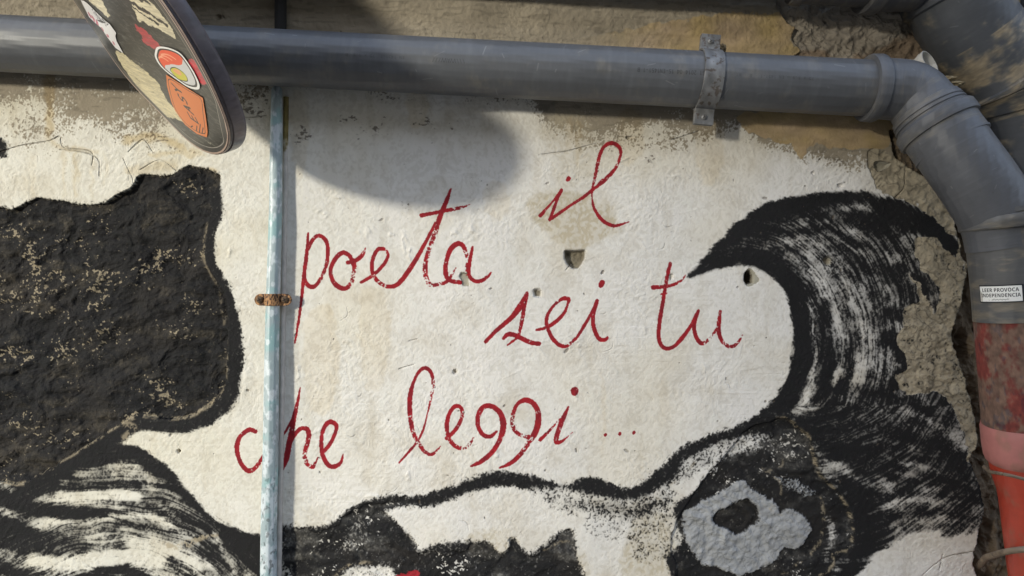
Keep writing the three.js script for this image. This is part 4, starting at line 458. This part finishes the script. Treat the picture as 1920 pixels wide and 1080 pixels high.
// thin pale blue pipe down the wall, with its clamp, the dark length above and the painted strip beside it
{ const tex = srgb(new THREE.CanvasTexture(noiseCanvas(2048, 96, (i, j) => { const n = fbm(i / 110, j / 30, 561, 4), w = ss(.5, .68, fbm(i / 26, j / 9, 563, 4) + ss(.5, 1, i / 2048) * .1), s = ss(.64, .72, fbm(i / 16, j / 5, 565, 4)) * ss(.4, 1, i / 2048), g = ss(.5, .75, fbm(i / 40, j / 40, 567, 3)); let c = [mix(144, 162, n), mix(160, 176, n), mix(164, 178, n)]; c = [mix(c[0], 132, g * .7), mix(c[1], 172, g * .5), mix(c[2], 172, g * .5)]; c = [mix(c[0], 205, w * .8), mix(c[1], 212, w * .8), mix(c[2], 216, w * .8)]; return c.map((v) => v * (1 - .4 * s)); })[0]));
  const P = path([[519.5, 196, -24], [519.5, 174, -8], [519.2, 170, 8], [519, 186, 15], [517.6, 300, 17], [516.6, 400, 17.5], [512, 560, 17], [509.2, 690, 17.5], [507.4, 850, 18], [504.2, 980, 18.6], [503, 1200, 19]], 10), t = thing('water_pipe', 'thin pale blue painted pipe running down the wall left of the words', 'pipe', at(506, 1190, 17).toArray());
  part('tube', sweep(P, [[0, 9], [.04, 9.6], [.1, 11], [.4, 12.6], [.7, 14.2], [1, 15.4]], 32, 14), new THREE.MeshPhysicalMaterial({ name: 'pale_blue_paint', map: tex, roughness: .4, clearcoat: .2, clearcoatRoughness: .4 }), t);
  const U = path([[526, 120, 14], [526, 40, 14], [526, -130, 14]], 6), u = thing('water_pipe', 'short dark thin pipe above the long grey pipe', 'pipe', U[0].toArray()); part('tube', sweep(U, [[0, 10.5], [1, 11]], 24, 20), new THREE.MeshStandardMaterial({ name: 'dark_paint', color: new THREE.Color(.02, .019, .018), roughness: .95 }), u);
  const S = [[536.5, 182], [536, 260], [533.5, 420], [531, 562], [528, 760], [524, 1000], [521, 1200]], st = thing('cable', 'narrow painted cable strip close against the right of the pale blue pipe', 'cable', at(530, 1190, 2).toArray());
  const sm = srgb(new THREE.CanvasTexture(noiseCanvas(1024, 32, (i, j) => { const n = fbm(i / 12, j / 8, 571, 4), a = ss(110, 80, i + 60 * (n - .5)); const k = 168 + 46 * n; return [mix(k, 120 * (.7 + .6 * n), a), mix(k * .97, 108 * (.7 + .6 * n), a), mix(k * .93, 66 * (.7 + .6 * n), a)]; })[0]));
  part('strip', sweep(path(S.map(([x, y]) => [x, y, 1.5]), 10), [[0, 5], [1, 5.2]], 16, 14), new THREE.MeshStandardMaterial({ name: 'painted_strip', map: sm, roughness: .9 }), st);
  const rust = new THREE.MeshStandardMaterial({ name: 'rusty_steel', roughness: .7, metalness: .25, map: srgb(new THREE.CanvasTexture(noiseCanvas(256, 128, (i, j) => { const n = fbm(i / 16, j / 16, 581, 5), f = ss(.42, .66, fbm(i / 5, j / 6, 583, 4)); return [mix(mix(150, 178, n), 58, f), mix(mix(112, 136, n), 38, f), mix(mix(76, 92, n), 28, f)]; })[0])) });
  const rd = new THREE.MeshStandardMaterial({ name: 'rusty_screw', roughness: .75, metalness: .3, color: new THREE.Color(.11, .07, .04) });
  const c = seen(512, 562, 17), r = thing('pipe_clamp', 'small rusty saddle clamp with two screws on the pale blue pipe', 'clamp', c.toArray());
  for (const sgn of [1, -1]) { const sh = new THREE.Shape(), R = 13.4, th = 1.6, out = [], inn = []; out.push([-24, 1 + th]); inn.push([-24, 1]); for (let k = 0; k <= 20; k++) { const a = (172 - 164 * k / 20) * Math.PI / 180; out.push([Math.cos(a) * (R + th), Math.max(1 + th, Math.sin(a) * (R + th))]); inn.push([Math.cos(a) * R, Math.max(1, Math.sin(a) * R)]); } out.push([24, 1 + th]); inn.push([24, 1]); [...out, ...inn.reverse()].forEach(([x, z], i) => i ? sh.lineTo(x * K, sgn * z * K) : sh.moveTo(x * K, sgn * z * K));
    const g = new THREE.ExtrudeGeometry(sh, { depth: 20 * K, bevelEnabled: true, bevelSize: .6 * K, bevelThickness: .9 * K, bevelSegments: 2 }); g.translate(0, 0, -10 * K); const q = g.attributes.uv; for (let i = 0; i < q.count; i++) q.setXY(i, g.attributes.position.getX(i) * 18 + .5, g.attributes.position.getZ(i) * 18 + .5); g.rotateX(Math.PI / 2); if (sgn > 0) g.rotateY(0); g.scale(1, 1, 1); const mtx = new THREE.Matrix4().makeScale(1, 1, -1);
    g.applyMatrix4(mtx); const p = g.attributes.position, n = g.attributes.normal; for (let i = 0; i < p.count; i += 3) for (const A of [p, n, q]) for (let k = 0; k < A.itemSize; k++) { const s = A.array[(i + 1) * A.itemSize + k]; A.array[(i + 1) * A.itemSize + k] = A.array[(i + 2) * A.itemSize + k]; A.array[(i + 2) * A.itemSize + k] = s; }
    g.translate(c.x, c.y, c.z); const caps = [-23, 23].map((x2) => { const cg = new THREE.CylinderGeometry(10.4 * K, 10.9 * K, 2.2 * K, 28).toNonIndexed(); cg.rotateX(Math.PI / 2); cg.translate(x2 * K, 0, sgn * 1.9 * K); const cu = cg.attributes.uv, cp = cg.attributes.position; for (let i = 0; i < cu.count; i++) cu.setXY(i, cp.getX(i) * 18 + .5, cp.getY(i) * 18 + .5); cg.translate(c.x, c.y, c.z); return cg; }); part(sgn > 0 ? 'front_strap' : 'back_strap', mergeGeometries([g, ...caps]), rust, r); }
  for (const x of [-23, 23]) { const head = new THREE.LatheGeometry([[0, 4.6], [3.6, 4.2], [6.2, 2.4], [6.6, .6], [6.6, 0], [0, 0]].map(([a, b]) => new THREE.Vector2(a * K, b * K)), 18); head.rotateX(Math.PI / 2); head.translate(c.x + x * K, c.y, c.z + 2.8 * K); const s = part('screw', head, rd, r); const bar = (a) => { const g = new THREE.BoxGeometry(8 * K, 1.7 * K, .8 * K); g.rotateZ(a); g.translate(c.x + x * K, c.y, c.z + 7.2 * K); return g; }; part('slot', mergeGeometries([bar(.4), bar(1.97)]), new THREE.MeshStandardMaterial({ name: 'screw_slot', color: new THREE.Color(.03, .02, .015), roughness: .9 }), s); } }

// ------------------------------------------------------------------ the skateboard hanging in front of the wall
{ const U = 1000 * K, tip = new THREE.Vector3(-.4427 * U, EYE + .2019 * U, .339 * U);   // fitted in units of 1000 wall units
  const av = new THREE.Vector3(.22579, .44865, .86472), au = new THREE.Vector3(-.59500, .76635, -.24225), an = new THREE.Vector3(-.77136, -.45981, .43997);
  const W = .1645, na = .15, pp = 1.723, kk = .0504, TH2 = .0284, LEN = .74;
  const half = (u) => { const e = Math.min(u, LEN - u); return W * Math.pow(Math.max(0, 1 - Math.pow(Math.max(0, 1 - e / na), pp)), 1 / pp); };
  const kick = (u) => -kk / .3 * (.02 * Math.log(1 + Math.exp((.3 - u) / .02)));
  const P = (v, u, n) => tip.clone().addScaledVector(av, v * U).addScaledVector(au, u * U).addScaledVector(an, n * U);
  const t = thing('skateboard', 'worn skateboard deck with stickers hanging in the upper left', 'skateboard', P(0, LEN / 2, 0).toArray());
  const us = []; for (let i = 0; i <= 90; i++) { const a = i / 90; us.push(LEN * (.5 - .5 * Math.cos(a * Math.PI))); }
  const UV0 = [-.17, 0], UVS = [.34, LEN];
  const sheet = (n0, inset, cols = 24, crown = 0) => { const pos = [], uv = [], idx = []; us.forEach((u, i) => { const h = Math.max(0, half(u) - inset * (u < .002 || u > LEN - .002 ? 0 : 1)); for (let c = 0; c <= cols; c++) { const s = c / cols * 2 - 1, v = s * h, p = P(v, clamp(u, inset, LEN - inset), n0 + kick(u) + crown * s * s); pos.push(p.x, p.y, p.z); uv.push((v - UV0[0]) / UVS[0], u / UVS[1]); } if (i) for (let c = 0; c < cols; c++) { const a = (i - 1) * (cols + 1) + c, b = a + cols + 1; idx.push(a, a + 1, b, b, a + 1, b + 1); } });
    const g = new THREE.BufferGeometry(); g.setAttribute('position', new THREE.Float32BufferAttribute(pos, 3)); g.setAttribute('uv', new THREE.Float32BufferAttribute(uv, 2)); g.setIndex(idx); g.computeVertexNormals(); return g; };
  // rim: rounded section round the outline
  const rim = (ns) => { const loop = []; us.forEach((u) => loop.push([half(u), u])); us.slice().reverse().slice(1, -1).forEach((u) => loop.push([-half(u), u])); const pos = [], uv = [], idx = [], m = loop.length;
    for (let i = 0; i <= m; i++) { const a = loop[(i + m - 1) % m], b = loop[i % m], c = loop[(i + 1) % m]; let tx = c[0] - a[0], ty = c[1] - a[1]; const l = Math.hypot(tx, ty) || 1; const ox = ty / l, oy = -tx / l; ns.forEach(([n, off], k) => { const p = P(b[0] + ox * off, b[1] + oy * off, n + kick(clamp(b[1], 0, LEN))); pos.push(p.x, p.y, p.z); uv.push(i / m * 30, k / (ns.length - 1)); }); if (i) for (let k = 0; k < ns.length - 1; k++) { const q = (i - 1) * ns.length + k, w = q + ns.length; idx.push(q, w, q + 1, q + 1, w, w + 1); } }
    const g = new THREE.BufferGeometry(); g.setAttribute('position', new THREE.Float32BufferAttribute(pos, 3)); g.setAttribute('uv', new THREE.Float32BufferAttribute(uv, 2)); g.setIndex(idx); return toCreasedNormals(g, .7); };
  // printed underside: canvas over v -170..170, u 0..LEN
  const cw = 860, ch = Math.round(860 * LEN / .34), s = cw / 340; // px per wall unit
  const mx = (v) => (v + 170) * s, my = (u) => ch - u * s;
  const [c, x] = noiseCanvas(cw, ch, (i, j) => { const u = (ch - j) / s, v = i / s - 170; const n = fbm(v / 22, u / 60, 601, 4), f = fbm(v / 2.5, u / 14, 603, 3), k = 34 + 26 * n + 26 * (f - .4); const sc = ss(.62, .74, fbm(v / 3 + u / 9, u / 22 - v / 20, 605, 3)) * 30; return [k + sc, k * .97 + sc, k * .88 + sc]; });
  const pl = (pts, col, sm = true) => { x.fillStyle = col; x.beginPath(); (sm ? spline(pts, 6, true) : pts).forEach((p, i) => i ? x.lineTo(mx(p[0]), my(p[1])) : x.moveTo(mx(p[0]), my(p[1]))); x.closePath(); x.fill(); };
  const ln = (pts, col, w) => { x.strokeStyle = col; x.lineWidth = w * s; x.lineCap = 'round'; x.beginPath(); spline(pts, 8).forEach((p, i) => i ? x.lineTo(mx(p[0]), my(p[1])) : x.moveTo(mx(p[0]), my(p[1]))); x.stroke(); };
  const cream = '#cfc4a6';
    pl([[-56, 372], [-2, 300], [8, 286], [-8, 272], [-22, 284], [-32, 312]], cream); pl([[20, 300], [52, 250], [83, 188], [56, 180], [66, 158], [84, 122], [102, 82], [126, 110], [122, 160], [96, 210], [60, 270]], cream);
  ln([[56, 240], [84, 180], [100, 130], [112, 98]], '#35302c', 5); ln([[78, 240], [102, 180], [120, 134]], '#35302c', 7); ln([[46, 250], [72, 190], [94, 122]], '#2c2926', 2.4); pl([[92, 226], [112, 192], [122, 160], [116, 190], [98, 232]], '#b5475a'); pl([[96, 206], [106, 190], [108, 200], [100, 218]], '#2b3a2a');
  pl([[-124, 306], [-91, 280], [-78, 240], [-66, 183], [-92, 164], [-106, 122], [-132, 160], [-156, 190], [-152, 260]], '#c3b793');
for (let k = 0; k < 130; k++) { const v = -140 + rnd() * 70, u = 60 + rnd() * 240; ln([[v, u], [v + 6 + rnd() * 8, u - 14 - rnd() * 24]], `rgba(${rnd() < .5 ? '70,64,54' : '225,216,190'},${.12 + rnd() * .3})`, .5 + rnd()); }
    pl([[32, 196], [48, 164], [47, 133], [54, 106], [44, 123], [24, 153], [12, 182], [20, 184]], '#a83a40'); pl([[75, 66], [94, 43], [65, 31], [52, 52]], '#bf3a44');
  for (let k = 0; k < 260; k++) { const v = -120 + rnd() * 250, u = rnd() * 420; ln([[v, u], [v + (rnd() - .3) * 16, u - 6 - rnd() * 22]], `rgba(200,192,170,${.04 + rnd() * .2})`, .4 + rnd() * .9); }
  // wear: ragged, streaked edges and scuffs through the print
  { const src = x.getImageData(0, 0, cw, ch).data, im = x.createImageData(cw, ch); for (let j = 0; j < ch; j++) for (let i = 0; i < cw; i++) { const v = i / s, u = j / s, al = v * .55 + u * .83, ac = v * .83 - u * .55; const w1 = (fbm(ac / 5, al / 22, 621, 4) - .5) * 46, w2 = (fbm(v / 9, u / 9, 623, 3) - .5) * 16; const p = (clamp(Math.round(j + w1 * .83 + w2), 0, ch - 1) * cw + clamp(Math.round(i + w1 * .55 - w2), 0, cw - 1)) * 4, o = (j * cw + i) * 4; const g = .86 + .3 * fbm(ac / 2.2, al / 20, 625, 3), sc = ss(.66, .76, fbm(ac / 1.6, al / 18, 627, 3)) * .35; for (let k = 0; k < 3; k++) im.data[o + k] = clamp(mix(src[p + k] * g, 120 - k * 6, sc), 0, 255); im.data[o + 3] = 255; } x.putImageData(im, 0, 0); }
  // edge ring of the print
  { const ring = (ins, col, w) => { const pts = []; us.forEach((u) => { if (half(u) > ins) pts.push([(half(u) - ins) * 1000 * 1, Math.max(u, ins) * 1000]); }); const left = pts.map((p) => [-p[0], p[1]]).reverse(); x.strokeStyle = col; x.lineWidth = w * s; x.beginPath(); [...left, ...pts].forEach((p, i) => i ? x.lineTo(mx(p[0]), my(p[1])) : x.moveTo(mx(p[0]), my(p[1]))); x.stroke(); }; ring(.008, '#4a4743', 12); ring(.016, '#a39c92', 1.2); ring(.002, '#b29a8a', 3); }
  const deckTex = srgb(new THREE.CanvasTexture(c));
  part('deck', sheet(0, .0, 24, 0), new THREE.MeshPhysicalMaterial({ name: 'printed_wood', map: deckTex, roughness: .38, clearcoat: .35, clearcoatRoughness: .25, side: THREE.DoubleSide }), t);
  const edgeTex = srgb(new THREE.CanvasTexture(noiseCanvas(1024, 64, (i, j) => { const n = fbm(i / 12, j / 8, 611, 4), v = j / 64; const k = 66 + 30 * n; let q = [k * 1.02, k * .94, k * 1.0]; if (v > .80 && v < .93) q = [150 + 40 * n, 128 + 40 * n, 116 + 36 * n]; if (v > .74 && v < .8) q = [40, 36, 36]; return q; })[0])); edgeTex.wrapS = THREE.RepeatWrapping; edgeTex.repeat.set(.1, 1);
  part('edge', rim([[0, 0], [-.0016, .0016], [-.004, .0022], [-.0055, .0006], [-.007, .0006], [-.0085, .0028], [-.024, .0032], [-.0272, .002], [-.0284, 0]]), new THREE.MeshPhysicalMaterial({ name: 'ply_edge', map: edgeTex, roughness: .45, clearcoat: .2, side: THREE.DoubleSide }), t);
  part('grip_tape', sheet(-TH2, 0), new THREE.MeshStandardMaterial({ name: 'grip_tape', color: new THREE.Color(.025, .025, .027), roughness: .95, side: THREE.DoubleSide }), t);
  // stickers: thin printed shapes on the underside
  const sticker = (outline, draw, name, label, lift) => { const pts = outline, xs = pts.map((p) => p[0]), ys = pts.map((p) => p[1]), a = [Math.min(...xs), Math.min(...ys)], b = [Math.max(...xs), Math.max(...ys)], q = 8;
    const cv = document.createElement('canvas'); cv.width = Math.ceil((b[0] - a[0]) * q); cv.height = Math.ceil((b[1] - a[1]) * q); const y = cv.getContext('2d'); y.setTransform(q, 0, 0, -q, -a[0] * q, b[1] * q); draw(y);
    const g = new THREE.ShapeGeometry(new THREE.Shape(pts.map((p) => new THREE.Vector2(p[0], p[1]))), 4), gp2 = g.attributes.position, uv = []; 
    for (let i = 0; i < gp2.count; i++) { const v = gp2.getX(i), u = gp2.getY(i); uv.push((v - a[0]) / (b[0] - a[0]), (u - a[1]) / (b[1] - a[1])); const p = P(v / 1000, u / 1000, lift + kick(u / 1000)); gp2.setXYZ(i, p.x, p.y, p.z); }
    g.setAttribute('uv', new THREE.Float32BufferAttribute(uv, 2)); g.computeVertexNormals(); part(name, g, new THREE.MeshPhysicalMaterial({ name: 'vinyl', map: srgb(new THREE.CanvasTexture(cv)), roughness: .35, clearcoat: .3, clearcoatRoughness: .2, side: THREE.DoubleSide }), t, label); };
  const rp = (y, pts, col, close = true, w = 0) => { y.beginPath(); spline(pts, 8, close).forEach((p, i) => i ? y.lineTo(p[0], p[1]) : y.moveTo(p[0], p[1])); if (close) y.closePath(); if (w) { y.strokeStyle = col; y.lineWidth = w; y.lineCap = 'round'; y.stroke(); } else { y.fillStyle = col; y.fill(); } };
  const sushi = [[18, 152], [36, 142], [52, 125], [70, 99], [80, 76], [73, 60], [62, 50], [48, 46], [33, 53], [14, 78], [4, 104], [-4, 132], [-4, 150], [6, 156]], ctr = [37, 100], ins = (k) => sushi.map((p) => [ctr[0] + (p[0] - ctr[0]) * k, ctr[1] + (p[1] - ctr[1]) * k]);
  sticker(spline(sushi, 5, true), (y) => { rp(y, ins(1.2), '#e8e6e2'); rp(y, ins(.9), '#1c1a1a'); rp(y, ins(.82), '#c9c9c8'); y.save(); y.beginPath(); spline(ins(.82), 8, true).forEach((p, i) => i ? y.lineTo(p[0], p[1]) : y.moveTo(p[0], p[1])); y.clip(); y.fillStyle = '#e2502a'; y.beginPath(); y.moveTo(-20, 170); y.lineTo(-8, 126); y.bezierCurveTo(8, 146, 16, 122, 28, 114); y.bezierCurveTo(38, 104, 42, 92, 58, 80); y.lineTo(90, 68); y.lineTo(90, 180); y.fill(); y.strokeStyle = '#f3a27e'; y.lineWidth = 2; for (const k of [0, 12, 24]) { y.beginPath(); y.moveTo(4 + k, 150 - k * .6); y.bezierCurveTo(22 + k, 142 - k, 26 + k, 132 - k, 30 + k, 118 - k); y.stroke(); } y.restore(); const yo = [[11, 119], [22, 113], [33, 100], [39, 84], [36, 76], [27, 78], [16, 91], [8, 106]]; rp(y, yo, '#c4bd33'); rp(y, yo, '#33301a', true, 1.4); rp(y, [[18, 112], [28, 103], [34, 93], [28, 90], [21, 99]], '#e2a06a'); }, 'sticker', 'oval sticker of a salmon sushi roll', .0016);
  sticker([[-14, 138], [6, 87], [22, 46], [-20, 50], [-60, 55], [-81, 62], [-102, 91], [-111, 122], [-98, 142], [-82, 147], [-46, 146]], (y) => { y.fillStyle = '#cf6f2c'; y.fillRect(-140, 20, 220, 160); rp(y, [[-17, 131], [2, 86], [14, 53], [-20, 56], [-58, 61], [-77, 67], [-96, 93], [-104, 121], [-94, 137], [-80, 141], [-46, 140]], '#2a1c14', true, 1.3);
    y.lineCap = 'round'; y.lineJoin = 'round'; const D2 = [.84, .54], N2 = [-.42, .91], gl = { E: [[[.8, 1], [.05, 1], [.05, 0], [.8, 0]], [[.05, .52], [.65, .52]]], A: [[[0, 0], [.42, 1], [.85, 0]], [[.16, .36], [.7, .36]]], S: [[[.82, .86], [.5, 1], [.1, .86], [.12, .62], [.7, .42], [.8, .16], [.42, 0], [.05, .14]]], Y: [[[0, 1], [.42, .5], [.42, 0]], [[.42, .5], [.86, 1]]] };
    [...'EASY'].forEach((ch2, k) => gl[ch2].forEach((st) => { y.strokeStyle = '#191512'; y.lineWidth = 3.4; y.beginPath(); st.forEach(([a2, b2], m) => { const t2 = -31 + k * 15.5 + a2 * 12.5 + b2 * 2, h2 = -11 + b2 * 21, X = -43 + D2[0] * t2 + N2[0] * h2, Y2 = 104 + D2[1] * t2 + N2[1] * h2; m ? y.lineTo(X, Y2) : y.moveTo(X, Y2); }); y.stroke(); }));
    y.strokeStyle = '#191512'; y.lineWidth = 2; for (const [a2, b2] of [[[-84, 74], [-62, 66]], [[-90, 82], [-60, 72]], [[-94, 90], [-76, 84]], [[-98, 104], [-90, 98]], [[0, 118], [12, 84]]]) { y.beginPath(); y.moveTo(...a2); y.lineTo(...b2); y.stroke(); } }, 'sticker', 'orange sticker with black lettering EASY', .0012);
  sticker([[-97, 414], [-78, 390], [-65, 368], [-50, 330], [-38, 293], [-33, 280], [-39, 266], [-52, 274], [-64, 276], [-81, 266], [-92, 292], [-90, 312], [-86, 333], [-102, 365], [-118, 397]], (y) => { y.fillStyle = '#d9d6d4'; y.fillRect(-150, 250, 140, 180); y.fillStyle = '#b02c4a'; for (const [v, u, w, h2] of [[-104, 386, 9, 12], [-98, 370, 9, 12], [-92, 352, 9, 12], [-86, 330, 6, 12], [-84, 312, 5, 10], [-84, 294, 6, 8]]) { y.beginPath(); y.ellipse(v, u, w * .6, h2 * .6, .7, 0, 6.3); y.fill(); y.strokeStyle = '#e8dcdc'; y.lineWidth = 1.6; y.beginPath(); y.moveTo(v - 3, u - 3); y.lineTo(v + 3, u + 3); y.stroke(); } y.strokeStyle = '#3d3a3a'; y.lineWidth = 1.5; for (let k = 0; k < 30; k++) { const f2 = rnd(), v = -76 + f2 * 30 + rnd() * 10, u = 352 - f2 * 66 + rnd() * 12; y.beginPath(); y.arc(v, u, 1.5 + rnd() * 4, rnd() * 3, rnd() * 3 + 2.8); y.stroke(); } }, 'sticker', 'torn white sticker with red shapes and grey drawings', .0014); }

renderer.render(scene, camera);
